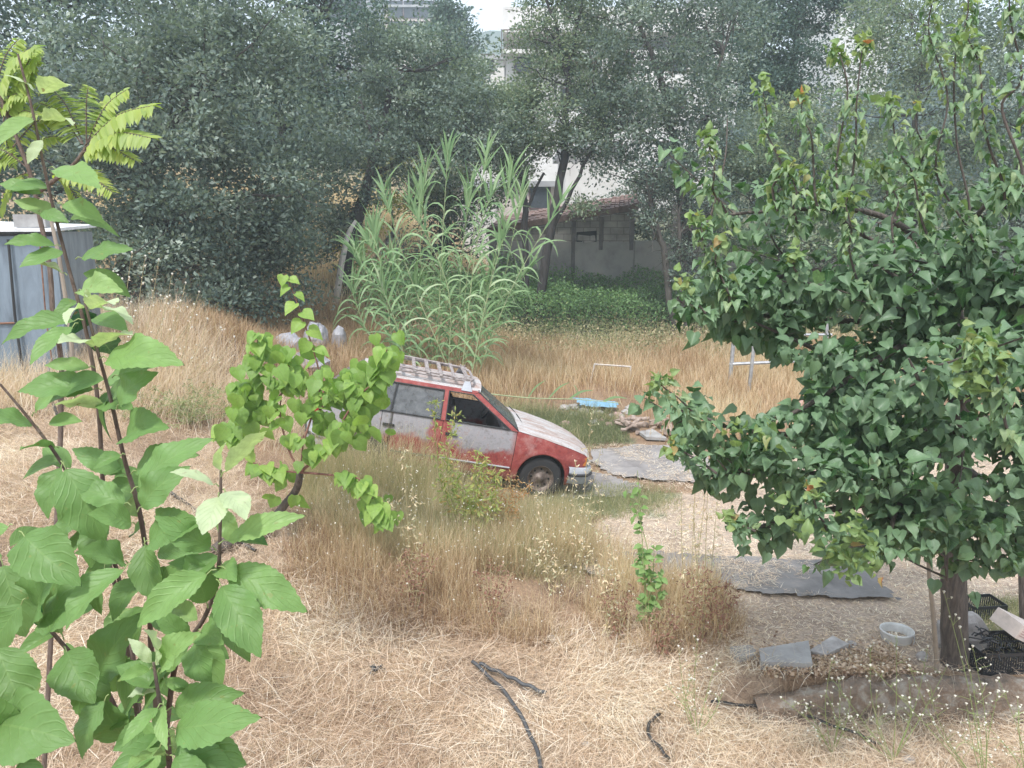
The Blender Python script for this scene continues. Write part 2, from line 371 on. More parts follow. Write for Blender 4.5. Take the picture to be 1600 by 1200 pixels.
RG = {
 'litter': [(-900,1700),(2300,1700),(2000,1160),(1640,1130),(1150,1080),(1150,980),(480,880),(430,790),(330,690),(150,640),(-500,690)],
 'chips': [(850,860),(960,800),(1080,770),(1150,720),(1300,690),(2000,700),(2300,1020),(1640,1060),(1400,1040),(1150,1020)],
 'front': [(440,860),(560,800),(650,830),(900,850),(950,900),(1130,930),(1150,1010),(1000,1010),(830,1000),(700,960),(500,910)],
 'green': [(480,745),(560,752),(660,770),(780,798),(850,815),(920,815),(900,850),(850,900),(640,880),(560,840)],
 'hump': [(-200,640),(60,640),(250,640),(400,690),(470,700),(430,620),(340,560),(260,510),(160,480),(-100,500)],
 'back': [(700,640),(790,622),(900,606),(1000,612),(1050,640),(1070,690),(1130,700),(1250,640),(1500,620),(2000,600),(2000,530),(760,530),(540,560),(540,600)],
 'olivegrass': [(720,545),(1350,555),(1700,545),(1700,500),(1250,500),(760,505)],
 'bramble': [(560,520),(800,525),(1250,515),(1500,500),(1300,462),(850,452),(560,470)],
 'leftback': [(100,590),(400,600),(640,580),(600,510),(540,480),(100,520)],
 'hoodscrub': [(800,700),(940,692),(985,688),(975,662),(880,645),(790,645)],
 'rightgreen': [(1515,1000),(1900,1030),(1900,950),(1530,940)],
 'wheelgreen': [(820,800),(1010,800),(1060,775),(960,760),(880,770)],
}
PW = {k: poly_world(v) for k, v in RG.items()}
def axis(fine0, fine1, step, lo, hi):
    a = list(np.arange(fine0, fine1 + 1e-6, step)); s = step
    while a[-1] < hi: s *= 1.13; a.append(a[-1] + s)
    s = step
    while a[0] > lo: s *= 1.13; a.insert(0, a[0] - s)
    return np.array(a)
gx = axis(-11, 11, .12, -220, 220)
gy = np.unique(np.concatenate([axis(-1, 28, .13, -30, 230), [WALLY + .02, WALLY + .045, WALLY + .07]]))
X, Y = np.meshgrid(gx, gy, indexing='xy')
Z = g(X, Y)
V, Fq = grid(np.stack([X, Y, Z], -1))
gg = Geo(); gg.add(V, Fq)
xx, yy = V[:, 0], V[:, 1]
nx = xx + (fnoise(xx * 2, yy * 2, 5) - .5) * .6; ny = yy + (fnoise(xx * 2, yy * 2, 6) - .5) * .6
c = np.tile(np.array([.30, .20, .125]), (len(V), 1))
def paint(key, col, k=1.0):
    m = inpoly(PW[key], nx, ny); c[m] = c[m] * (1 - k) + np.array(col) * k
paint('litter', (.44, .33, .24)); paint('chips', (.50, .40, .32)); paint('front', (.34, .23, .15)); paint('green', (.28, .22, .14))
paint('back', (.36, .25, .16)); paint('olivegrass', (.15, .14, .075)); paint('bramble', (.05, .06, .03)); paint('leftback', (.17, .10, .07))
paint('hump', (.26, .18, .11)); paint('hoodscrub', (.16, .16, .09)); paint('rightgreen', (.26, .26, .15)); paint('wheelgreen', (.26, .27, .18))
far = sst(27, 36, yy)[:, None]; c = c * (1 - far) + np.array([.13, .14, .08]) * far
lb = ((xx < -1) & (yy > 19))[:, None] * (1 - sst(34, 44, yy))[:, None]; c = c * (1 - .8 * lb) + np.array([.36, .27, .16]) * .8 * lb
me = gg.mesh('ground', [])
at = me.attributes.new('gc', 'FLOAT_COLOR', 'POINT'); at.data.foreach_set('color', np.c_[c, np.ones(len(c))].ravel().astype('f'))
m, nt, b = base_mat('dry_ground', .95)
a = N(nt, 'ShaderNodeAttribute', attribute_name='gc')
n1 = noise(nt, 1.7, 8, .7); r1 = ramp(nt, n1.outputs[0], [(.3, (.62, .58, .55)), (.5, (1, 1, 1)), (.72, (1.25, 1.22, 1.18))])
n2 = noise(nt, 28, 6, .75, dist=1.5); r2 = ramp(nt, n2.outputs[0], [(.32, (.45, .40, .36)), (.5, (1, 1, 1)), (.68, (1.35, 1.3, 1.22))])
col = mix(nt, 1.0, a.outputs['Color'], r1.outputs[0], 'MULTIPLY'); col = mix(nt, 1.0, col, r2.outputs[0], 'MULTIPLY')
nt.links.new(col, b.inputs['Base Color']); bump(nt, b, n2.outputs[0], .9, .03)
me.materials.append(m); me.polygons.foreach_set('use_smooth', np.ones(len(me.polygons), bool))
go = bpy.data.objects.new('ground', me); COL.objects.link(go); struct(go)
# ------------------------------------------------------------------ scatter builders
def cl(v): return np.clip(v, 0, 1)
def blades(G_, P, az, tilt, L, Wd, droop, rnd, root=0):
    """ribbons: P roots, tilt from vertical (rad), droop adds bend"""
    n = len(P); az = np.asarray(az); d = np.stack([np.cos(az), np.sin(az), 0 * az], 1)
    side = np.stack([-np.sin(az), np.cos(az), 0 * az], 1)
    fa = R.uniform(0, 2 * np.pi, n); side = nrm(side * np.cos(fa)[:, None] + d * np.sin(fa)[:, None])
    pts = [P]; p = P.copy()
    for k in range(2):
        th = tilt + droop * (k + .3)
        p = p + (L / 2)[:, None] * (np.sin(th)[:, None] * d + np.cos(th)[:, None] * np.array([0, 0, 1.])); pts.append(p)
    V = []
    for k, wd in enumerate((1, .8, .15)):
        V += [pts[k] - side * (Wd * wd / 2)[:, None], pts[k] + side * (Wd * wd / 2)[:, None]]
    V = np.stack(V, 1).reshape(-1, 3); i = np.arange(n)[:, None] * 6
    f = np.concatenate([i + [[0, 1, 3, 2]], i + [[2, 3, 5, 4]]])
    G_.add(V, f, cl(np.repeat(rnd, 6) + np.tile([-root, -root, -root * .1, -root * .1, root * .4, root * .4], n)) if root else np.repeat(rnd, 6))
def scatter(G_, T, TF, P, Xd, Zd, S, rnd, uv=None):
    Xd = nrm(Xd); Zd = nrm(Zd - Xd * np.sum(Xd * Zd, 1, keepdims=True)); Yd = np.cross(Zd, Xd)
    S = np.asarray(S, float).reshape(len(P), -1); S = np.broadcast_to(S, (len(P), 3)) if S.shape[1] == 1 else S
    if T.ndim == 2: T = np.broadcast_to(T, (len(P), *T.shape))
    V = P[:, None] + T[:, :, 0:1] * (Xd * S[:, 0:1])[:, None] + T[:, :, 1:2] * (Yd * S[:, 1:2])[:, None] + T[:, :, 2:3] * (Zd * S[:, 2:3])[:, None]
    k = T.shape[1]; f = (np.arange(len(P))[:, None, None] * k + TF[None]).reshape(-1, TF.shape[1])
    G_.add(V.reshape(-1, 3), f, np.repeat(np.broadcast_to(rnd, (len(P),)), k), None if uv is None else np.tile(uv, (len(P), 1)))
LQ = np.array([[0, 0, 0], [.45, -.28, .03], [1, 0, -.05], [.5, .28, .03]]); LQF = np.array([[0, 1, 2, 3]])
def leaf_template(rows, prof, fold=.18, curl=.25, cols=3, wave=0.0, side=0):
    t = np.linspace(0, 1, rows); wd = np.interp(t, [p[0] for p in prof], [p[1] for p in prof])
    s = np.linspace(-1, 1, cols); V = np.zeros((rows, cols, 3)); uv = np.zeros((rows, cols, 2))
    for i in range(rows):
        V[i, :, 0] = t[i] - (.09 * np.abs(s) * max(0, .3 - t[i]) / .3 if prof[0][1] > .2 else 0); V[i, :, 1] = s * wd[i]
        V[i, :, 2] = np.abs(s) * wd[i] * fold - curl * (t[i] ** 2) + wave * np.sin(t[i] * 13 + s * 2) * np.abs(s) * wd[i] * 2
        uv[i, :, 0] = t[i]; uv[i, :, 1] = s
    v, f = grid(V); return v, f, uv.reshape(-1, 2)
HEART = [(0, .24), (.08, .42), (.25, .50), (.45, .44), (.65, .31), (.82, .15), (.93, .05), (1, .004)]
APPLE = [(0, .02), (.08, .15), (.2, .25), (.4, .33), (.6, .31), (.78, .21), (.9, .1), (.97, .03), (1, .003)]
LANCE = [(0, .03), (.25, .15), (.5, .17), (.75, .1), (1, .0)]

HOSES = [[(738,1048),(770,1075),(800,1110),(825,1155),(842,1200),(850,1260)], [(750,1050),(785,1066),(820,1082),(853,1098)], [(1110,1108),(1160,1113),(1230,1122),(1290,1142),(1350,1165),(1375,1178)], [(1030,1128),(1015,1140),(1013,1160),(1030,1180),(1045,1200)]]
HP = np.concatenate([np.stack([np.interp(np.linspace(0, len(h_) - 1, 60), range(len(h_)), poly_world(h_)[:, k_]) for k_ in (0, 1)], 1) for h_ in HOSES])
def clear_of_hoses(P, d=.05):
    k_ = np.ones(len(P), bool)
    for q_ in HP: k_ &= ((P[:, 0] - q_[0]) ** 2 + (P[:, 1] - q_[1]) ** 2) > (d * .8) ** 2
    return P[k_]
# --------- straw litter (matted, pale)
def cl(v): return np.clip(v, 0, 1)
gs = Geo()
n = 150000
P = sample(PW['litter'], n, .2, lambda x, y: cl(2.6 * fnoise(x * 1.7, y * 1.7, 15) - .35)); P = clear_of_hoses(P[P[:, 1] > 2.8]); n = len(P)
swirl = fnoise(P[:, 0] * .8, P[:, 1] * .8, 21) * 9
P[:, 2] += R.uniform(.0, .05, n) * (1 + 2 * fnoise(P[:, 0] * 1.3, P[:, 1] * 1.3, 8))
pn = fnoise(P[:, 0] * 1.1, P[:, 1] * 1.1, 14)
blades(gs, P, swirl + R.normal(0, .8, n), R.normal(1.45, .22, n), R.uniform(.06, .24, n), R.uniform(.002, .0055, n), R.normal(.1, .3, n), cl(R.normal(.60, .2, n) + (pn - .5) * 1.1))
k = 34000; P = sample(PW['litter'], k, .2, lambda x, y: fnoise(x * .9, y * .9, 31) ** 2 * 1.8)
P = clear_of_hoses(P, .08); k = len(P)
blades(gs, P, R.uniform(0, 6.28, k), R.normal(.75, .35, k), R.uniform(.1, .34, k), R.uniform(.002, .005, k), R.normal(.35, .3, k), cl(R.normal(.6, .2, k)))
k = 16000; P = sample(PW['litter'], k, .2, lambda x, y: cl(2.4 * fnoise(x * 1.1, y * 1.1, 33) - .6)); P = clear_of_hoses(P[P[:, 1] < 8], .12); k = len(P); P[:, 2] += R.uniform(.03, .09, k)
blades(gs, P, fnoise(P[:, 0] * .7, P[:, 1] * .7, 22) * 11 + R.normal(0, .6, k), R.normal(1.35, .2, k), R.uniform(.18, .42, k), R.uniform(.003, .0065, k), R.normal(.2, .35, k), cl(R.normal(.78, .2, k)))
tag(obj('straw_litter', gs, M['straw']), 'matted pale dry straw covering the foreground ground', 'straw', kind='stuff')
gs = Geo()
n = 90000; P = sample(PW['chips'], n, .25); P[:, 2] += R.uniform(0, .02, n)
pn = fnoise(P[:, 0] * .9, P[:, 1] * 1.6, 17)
blades(gs, P, R.uniform(0, 6.28, n), R.normal(1.5, .1, n), R.uniform(.02, .09, n), R.uniform(.003, .010, n), R.normal(.0, .15, n), cl(R.normal(.78, .2, n) + (pn - .5) * .5))
tag(obj('chopped_straw', gs, M['straw']), 'chopped pale straw and chips strewn on the flat yard', 'chopped straw', kind='stuff')
# --------- front dry weeds band
gs = Geo()
n = 40000; P = sample(PW['front'], n, .34, lambda x, y: cl(fnoise(x * 1.6, y * 1.6, 41) * 3.2 - 1.05)); n = len(P)
h = .1 + R.random(n) ** 1.6 * .48 * (.5 + .7 * fnoise(P[:, 0] * 1.6, P[:, 1] * 1.6, 43))
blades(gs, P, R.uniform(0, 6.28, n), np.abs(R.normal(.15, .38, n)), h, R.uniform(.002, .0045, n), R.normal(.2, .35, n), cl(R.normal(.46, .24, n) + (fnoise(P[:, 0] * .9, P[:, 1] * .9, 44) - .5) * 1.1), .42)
tag(obj('dry_weeds', gs, M['drygrass']), 'knee high reddish brown dry weeds in the middle of the foreground', 'dry weeds', kind='stuff')
gs = Geo()
n = 52000; P = sample(PW['green'], n, .28, lambda x, y: cl(.25 + fnoise(x * 1.4, y * 1.4, 42))); n = len(P)
h = (.1 + R.random(n) ** 1.5 * .42) * (.5 + .8 * fnoise(P[:, 0] * 1.6, P[:, 1] * 1.6, 43)) * (1 + 1.2 * sst(.1, -1.0, P[:, 0]) * sst(8.3, 9.2, P[:, 1]))
blades(gs, P, R.uniform(0, 6.28, n), np.abs(R.normal(.25, .5, n)), h, R.uniform(.002, .005, n), R.normal(.2, .3, n), cl(R.normal(.74, .24, n)))
n = 12000; P = sample(PW['hoodscrub'], n, .2); n = len(P)
blades(gs, P, R.uniform(0, 6.28, n), np.abs(R.normal(.5, .6, n)), R.uniform(.1, .4, n) * (.4 + 1.2 * vnoise(P[:, 0] * 2, P[:, 1] * 2, 48)), R.uniform(.004, .009, n), R.normal(.5, .5, n), cl(R.normal(.3, .25, n) + (vnoise(P[:, 0] * 2, P[:, 1] * 2, 48) - .5) * .6))
for key, n in (('rightgreen', 9000), ('wheelgreen', 9000)):
    P = sample(PW[key], n, .2); n = len(P)
    blades(gs, P, R.uniform(0, 6.28, n), np.abs(R.normal(.5, .4, n)), R.uniform(.04, .16, n), R.uniform(.003, .006, n), R.normal(.3, .3, n), cl(R.normal(.42, .2, n)))
tag(obj('green_grass', gs, M['greengrass']), 'thin grey green grass growing round the car and beside the tree', 'grass', kind='stuff')
# white dots of seed heads over the weeds
gs = Geo(); ic = np.array([[0,0,1],[.94,0,.33],[-.47,.82,.33],[-.47,-.82,.33],[0,0,-1.]]); icf = np.array([[0,1,2],[0,2,3],[0,3,1],[4,2,1],[4,3,2],[4,1,3]])
P = np.concatenate([sample(PW['green'], 420, .3), sample(PW['front'], 420, .3)]); hh = R.uniform(.15, .62, len(P))
Pt = P.copy(); Pt[:, 2] += hh
scatter(gs, ic, icf, Pt, rdir(len(P)), rdir(len(P)), R.uniform(.005, .010, len(P)), .5)
gt = Geo(); blades(gt, P, R.uniform(0, 6.28, len(P)), np.full(len(P), .0), hh, np.full(len(P), .0022), np.full(len(P), .0), R.uniform(.6, 1, len(P)))
gs.add(np.concatenate(gt.v), np.concatenate(gt.f), .5, mi=1)
tag(obj('seed_head_weeds', gs, [M['seedhead'], M['drystem']]), 'thin weeds with tiny white seed heads among the grass in front of the car', 'weeds', kind='stuff')
# --------- hump
gs = Geo()
n = 60000; P = sample(PW['hump'], n, .3, lambda x, y: cl(.25 + 1.2 * fnoise(x, y, 51))); n = len(P)
h = R.uniform(.15, .65, n) * (.5 + fnoise(P[:, 0] * .9, P[:, 1] * .9, 52)); 
blades(gs, P, R.normal(0, 1.2, n), np.abs(R.normal(.35, .35, n)), h, R.uniform(.003, .006, n), R.normal(.35, .3, n), cl(R.normal(.74, .2, n)))
tag(obj('bank_grass', gs, M['straw']), 'long pale dry grass on the bank beside the blue shed', 'grass', kind='stuff')
# --------- back tall grass
gs = Geo()
n = 75000; P = sample(PW['back'], n, .4, lambda x, y: cl(.35 + fnoise(x * .6, y * .6, 61))); n = len(P)
h = R.uniform(.2, .62, n) * (.5 + .8 * fnoise(P[:, 0] * .7, P[:, 1] * .7, 62))
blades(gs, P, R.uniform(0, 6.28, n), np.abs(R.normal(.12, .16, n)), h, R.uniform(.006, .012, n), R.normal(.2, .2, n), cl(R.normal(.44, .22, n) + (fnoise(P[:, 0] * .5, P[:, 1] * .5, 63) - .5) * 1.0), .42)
n = 26000; P = sample(PW['leftback'], n, .4); n = len(P)
blades(gs, P, R.uniform(0, 6.28, n), np.abs(R.normal(.3, .3, n)), R.uniform(.15, .5, n), R.uniform(.006, .012, n), R.normal(.3, .3, n), cl(R.normal(.25, .2, n)))
n = 26000; PB = np.array([(-16, 20), (-1.5, 19), (-1, 33), (-16, 36)], float); P = sample(PB, n, .3); n = len(P)
blades(gs, P, R.uniform(0, 6.28, n), np.abs(R.normal(.2, .2, n)), R.uniform(.3, .8, n), R.uniform(.01, .02, n), R.normal(.2, .2, n), cl(R.normal(.65, .18, n)))
tag(obj('tall_dry_grass', gs, M['backgrass']), 'waist high tan dry grass behind the car and on the rising bank', 'grass', kind='stuff')
gs = Geo()
n = 45000; P = sample(PW['olivegrass'], n, .5); n = len(P)
h = R.uniform(.3, 1.0, n) * (.5 + .8 * fnoise(P[:, 0] * .8, P[:, 1] * .8, 66))
P[:, 2] += h * R.random(n) * .7
scatter(gs, LQ, LQF, P, rdir(n) + [0, 0, .4], rdir(n), R.uniform(.03, .09, n), cl(R.normal(.5, .25, n) + (fnoise(P[:, 0] * .9, P[:, 1] * .9, 67) - .5)))
tag(obj('olive_scrub', gs, M['greengrass']), 'low olive green scrub between the dry grass and the brambles', 'scrub', kind='stuff')
gs = Geo()
n = 90000; P = sample(PW['bramble'], n, .5); n = len(P)
hm = .5 + 1.0 * fnoise(P[:, 0] * .7, P[:, 1] * .7, 71) + .35 * vnoise(P[:, 0] * 2.3, P[:, 1] * 2.3, 72)
P[:, 2] += hm * R.random(n) ** .45
scatter(gs, LQ, LQF, P, rdir(n) + [0, -.3, .1], rdir(n) + [0, -.2, 1], R.uniform(.04, .10, n), cl(R.normal(.45, .2, n) + (vnoise(P[:, 0] * 1.5, P[:, 1] * 1.5, 73) - .5) * .6))
tag(obj('bramble_patch', gs, M['bramble']), 'dense green bramble thicket along the foot of the block wall', 'brambles', kind='stuff')

# ------------------------------------------------------------------ trees
def bez(a, b, n=6, sag=0, jit=.0):
    a = np.array(a, float); b = np.array(b, float); t = np.linspace(0, 1, n)[:, None]
    p = a + (b - a) * t; p[:, 2] += sag * np.sin(np.pi * t[:, 0]) * 1.0
    if jit: p[1:-1] += R.normal(0, jit, (n - 2, 3))
    return p
def tree(name, label, blobs, trunks, leafm, barkm, nclump=150, nleaf=170, cr=.45, ls=.09, group='trees behind the yard', nlimb=26, hue=0):
    """blobs: (px,py,Y, rx,ry,rz) ellipsoids of crown; trunks: lists of (px,py,Y,r) from base up"""
    t0 = trunks[0]; base = np.array(W(t0[0][0], t0[0][1], t0[0][2])); base[2] = float(g(base[0], base[1]))
    root = thing(name, label, 'tree', tuple(base), group)
    gt = Geo(); tops = []
    for ti, tr in enumerate(trunks):
        p = np.array([W(q[0], q[1], q[2]) for q in tr]); r = np.array([q[3] for q in tr])
        if ti == 0 or tr[0][3] >= .095: p[0, 2] = min(p[0, 2], float(g(p[0, 0], p[0, 1])) - .05)
        # refine
        t = np.linspace(0, len(p) - 1, (len(p) - 1) * 4 + 1); pp = np.stack([np.interp(t, range(len(p)), p[:, k]) for k in range(3)], 1)
        pp[1:-1] += R.normal(0, .03, pp[1:-1].shape)
        gt.tube(pp, np.interp(t, range(len(p)), r), 9, wob=.08); tops += [pp[i] for i in range(len(pp) // 3, len(pp))]
    tops = np.array(tops)
    bl = [(np.array(W(b[0], b[1], b[2])), np.array(b[3:6])) for b in blobs]
    wts = np.array([b[1].prod() ** .8 for b in bl]); wts /= wts.sum()
    gl = Geo(); C = []
    for (cc, rr), wt in zip(bl, wts):
        k = max(4, int(nclump * wt)); d = rdir(k); C.append(cc + d * rr * (R.random(k) ** .42)[:, None])
    C = np.concatenate(C); C = C[C[:, 2] > g(C[:, 0], C[:, 1]) + .3]
    k = len(C); cs = R.uniform(.45, 1.25, k) * cr; tone = R.normal(0, .24, k)
    nn = (nleaf * (cs / cr) ** 2).astype(int); idx = np.repeat(np.arange(k), nn); n = len(idx)
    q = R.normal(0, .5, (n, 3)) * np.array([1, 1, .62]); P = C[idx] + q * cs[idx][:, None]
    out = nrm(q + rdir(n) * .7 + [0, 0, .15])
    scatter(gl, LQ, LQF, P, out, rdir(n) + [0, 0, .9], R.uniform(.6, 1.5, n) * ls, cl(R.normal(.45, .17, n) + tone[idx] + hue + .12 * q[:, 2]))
    for i in R.choice(k, min(k, nlimb), replace=False):
        j = np.argmin(np.linalg.norm((tops - C[i]) * [1, 1, 1.6] + [0, 0, .9], axis=1)); L = np.linalg.norm(C[i] - tops[j])
        p = bez(tops[j], C[i], 7, -.06 * L, .03 * L ** .5); r0 = min(.06, .012 + .013 * L); gt.tube(p, np.linspace(r0, .008, 7), 5)
        for _ in range(3):
            s = p[R.integers(3, 7)]; e = s + R.normal(0, .45, 3); gt.tube(bez(s, e, 4, 0, .04), np.linspace(.012, .004, 4), 4, cap=False)
    obj('trunk', gt, barkm, root, smooth=True); obj('crown', gl, leafm, root)
    return root
tree('evergreen_tree', 'broad grey green tree left of centre, its foliage hanging almost to the ground',
     [(330,230,16.5,3.0,2.2,2.6),(250,400,16,2.0,1.6,1.5),(400,420,16.5,1.5,1.4,1.3),(150,150,17,2.2,2,1.9),(440,330,17.5,1.0,1.3,1.9),(350,60,17,2.4,2,1.5),(330,470,15.6,1.0,1.0,.55),(330,350,17.5,2.2,1.2,1.6),(200,330,17.5,1.6,1.2,1.6),(405,330,17.8,1.2,1.2,1.6)],
     [[(192,465,16.5,.17),(195,380,16.6,.14),(230,260,16.6,.11),(300,150,16.6,.06)],[(196,430,16.5,.1),(260,350,16.5,.07),(380,300,16.6,.04)]],
     M['olive'], M['bark'], 560, 170, .5, .095, nlimb=40)
tree('evergreen_tree', 'tall dark blue green tree in the top left corner, behind the yellow pinnate shoots',
     [(60,60,21,3.4,2.4,3.4),(30,240,20,2.4,2.0,2.0),(190,-40,22,3,2.5,2),(-120,150,20,3,2.5,4)],
     [[(112,420,20.5,.16),(118,300,20.6,.13),(90,120,20.7,.1),(70,0,21,.06)]], M['dark'], M['barkdark'], 400, 150, .6, .12, nlimb=30)
tree('evergreen_tree', 'dark green tree with bare diagonal branches at the top, left of the leaning black trunk',
     [(430,60,23,3.2,2.4,2.8),(560,90,24,2.6,2.2,2.4),(470,220,22.5,2.2,2,2.4),(330,-60,23,3.2,2.4,2),(480,-50,24,2.8,2.4,1.6)],
     [[(470,430,22.5,.15),(465,330,22.5,.13),(430,150,23,.09),(500,20,23,.05)]], M['dark'], M['barkdark'], 300, 150, .55, .11, nlimb=34)
tree('evergreen_tree', 'grey green tree with a leaning black trunk left of the reeds, forked above',
     [(600,200,21,1.6,1.5,1.5),(540,280,20.5,1.0,1.2,1.3),(690,230,21.5,1.6,1.4,1.1),(650,110,22,1.9,1.5,1.3),(505,350,20.3,.55,.9,.9),(760,200,22,1.0,1.2,1.3)],
     [[(530,455,20,.21),(552,360,20.2,.18),(578,280,20.5,.14),(603,190,20.8,.10),(612,110,21,.06)],[(580,275,20.5,.07),(640,245,20.8,.05),(700,232,21,.03)],[(584,215,20.7,.05),(560,150,21,.03)]],
     M['olive'], M['barkdark'], 250, 170, .42, .09, nlimb=30)
tree('leafy_tree', 'loose pale green tree in the top centre, below the patch of white sky',
     [(650,130,25,1.9,1.8,1.4),(700,180,25,1.7,1.6,1.5),(600,70,26,1.4,1.5,.9),(760,270,24.5,1.2,1.2,1.3),(700,320,24.5,1.3,1.2,.9),(760,150,25,.9,1.2,1.1)],
     [[(690,430,25,.14),(700,320,25,.11),(690,180,25,.07),(665,80,25,.04)]], M['pale'], M['bark'], 230, 150, .45, .10, nlimb=36, hue=-.05)
tree('leafy_tree', 'thin tree with two slender trunks forking in front of the white house and block wall',
     [(850,190,22.5,1.6,1.2,1.1),(840,90,23,1.1,1.1,1.0),(800,240,22.5,1.1,1,.8),(960,120,22.5,1.0,1.1,1.0),(900,60,23,1.1,1.1,1.0),(940,180,22.5,1.0,1.1,1.2),(920,330,22,.45,.6,.35),(870,-20,23,1.3,1.1,.7),(800,180,23,.7,.9,.9)],
     [[(838,450,22,.13),(862,350,22.1,.13),(880,260,22.2,.12),(885,180,22.3,.09),(890,90,22.5,.07),(908,10,22.7,.04)],
      [(822,460,22.3,.10),(820,350,22.3,.09),(818,290,22.3,.08),(800,230,22.3,.05)],[(862,360,22.1,.07),(905,275,22.1,.05),(935,220,22.2,.035)],[(820,330,22.3,.05),(850,270,22.4,.035)],[(886,120,22.4,.05),(872,50,22.5,.04),(850,-10,22.6,.03)]],
     M['pale'], M['barkdark'], 380, 140, .40, .085, nlimb=40, hue=-.04)
tree('evergreen_tree', 'full grey green tree above the right end of the block wall, half covering the house',
     [(1010,110,22,2.2,1.6,1.9),(960,210,21.8,1.3,1.4,1.3),(1090,200,21.5,1.6,1.5,1.9),(1030,250,21.5,1.5,1.3,1.2),(1100,40,22.5,2.0,1.6,1.5),(1000,0,23,2.2,1.6,1.2),(1110,330,21.5,.8,.9,.9)],
     [[(1088,470,22,.17),(1075,380,22,.15),(1060,250,22,.12),(1030,120,22,.08),(1000,40,22,.05)],[(1062,260,22,.07),(1110,170,22,.05),(1130,80,22,.04)],[(1062,240,22,.06),(980,200,22,.045),(930,170,22,.03)]],
     M['olive'], M['bark'], 290, 170, .45, .09, nlimb=40)
tree('ivy_covered_tree', 'scraggy grey tree with bare twigs in front of the boundary wall',
     [(1075,410,21,.55,.6,.8),(1100,440,20.8,.5,.6,.6),(1015,340,21,.4,.5,.4),(1095,330,21,.7,.6,.7),(1030,290,21.4,.8,.7,.4)],
     [[(1056,470,21,.1),(1040,400,21,.09),(1020,340,21,.06),(1010,270,21,.04)],[(1075,470,21,.096),(1060,360,21,.05),(1075,260,21,.03)]],
     M['olive'], M['bark'], 85, 120, .32, .07, nlimb=60, hue=-.12)
tree('conifer_tree', 'dark blue green tree against the white sky right of centre at the top',
     [(1240,40,27,2.0,1.6,2.0),(1220,120,27,1.8,1.5,1.3),(1275,-20,27,1.3,1.3,1.2),(1150,110,26,1.8,1.5,1.6),(1180,0,27,1.6,1.5,1.3)],
     [[(1225,480,26.5,.2),(1225,300,26.5,.17),(1235,120,27,.12),(1250,-10,27,.06)]], M['dark'], M['barkdark'], 230, 160, .5, .11, nlimb=24)
tree('evergreen_tree', 'grey green tree right of centre, behind the tips of the apricot shoots',
     [(1180,260,22,1.6,1.4,1.5),(1290,290,22,1.7,1.4,1.4),(1240,370,21.5,1.6,1.3,1.1),(1150,390,21.5,1.0,1.1,.9),(1330,400,21.5,1.3,1.2,1.1),(1230,200,22,1.3,1.2,1.0)],
     [[(1222,500,22,.16),(1215,420,22,.14),(1230,300,22,.1),(1250,200,22,.05)]], M['pale'], M['bark'], 260, 160, .42, .09, nlimb=30, hue=-.1)
tree('leafy_tree', 'pale airy tree in the top right behind the tallest apricot shoots',
     [(1400,150,24,2.6,2,2.6),(1480,60,25,2.6,2,1.9),(1370,280,23.5,1.9,1.5,1.5),(1500,260,23.5,2.0,1.6,1.9),(1420,20,25,1.8,1.6,1.0)],
     [[(1424,500,23.5,.15),(1425,350,23.5,.12),(1430,180,24,.08),(1445,40,24.5,.05)]], M['pale'], M['bark'], 280, 150, .5, .10, nlimb=34)
tree('evergreen_tree', 'dark tree at the right edge behind the apricot tree',
     [(1600,200,22,2.6,2,3.4),(1690,300,21,2.6,2,3.2),(1560,390,21,1.6,1.5,1.5),(1450,420,21,1.5,1.3,1.2),(1600,40,23,2.4,2,1.6)],
     [[(1580,500,21.5,.17),(1585,350,21.5,.14),(1600,150,22,.09)]], M['olive'], M['bark'], 280, 160, .5, .10, nlimb=24)
tree('yellowing_shrub', 'yellow green shrub with orange leaves glimpsed between the leaning trunk and the reeds',
     [(610,330,26,.8,.7,.6),(600,270,27,1.0,.8,.6),(640,260,27,.7,.7,.4),(545,400,20.8,.45,.5,.7)],
     [[(615,420,26,.05),(612,340,26,.04),(605,270,26.5,.02)]], M['yellowleaf'], M['bark'], 40, 110, .35, .09, nlimb=10, group='shrubs behind the reeds')
tree('dry_shrub', 'grey twiggy half bare shrub behind the reeds',
     [(680,300,25,1.2,.9,.8),(720,370,24,1.2,.9,.7),(640,400,24,1.0,.9,.6)],
     [[(690,430,24.5,.05),(688,360,24.5,.04),(680,300,25,.02)]], M['olive'], M['bark'], 60, 90, .38, .08, nlimb=60, group='shrubs behind the reeds', hue=-.1)
tree('leafy_shrub', 'grey green shrub rising behind the wall just right of the outbuilding roof',
     [(1020,345,28,1.3,.9,1.2),(1060,330,28.5,1.2,.9,1.2),(990,310,30,.9,.8,1.0)],
     [[(1025,420,28,.06),(1022,360,28,.05),(1020,310,28,.02)]], M['olive'], M['bark'], 90, 120, .38, .09, nlimb=14, group='shrubs behind the reeds', hue=-.05)
tree('pine_tree', 'tall narrow dark pine standing against the white sky left of the house',
     [(700,25,42,.9,.9,1.2),(722,75,42,1.0,.9,1.3),(745,130,42,.8,.9,1.0)],
     [[(730,330,42,.2),(728,200,42,.15),(712,60,42,.1),(700,10,42,.05)]], M['dark'], M['barkdark'], 60, 140, .6, .17, nlimb=12)
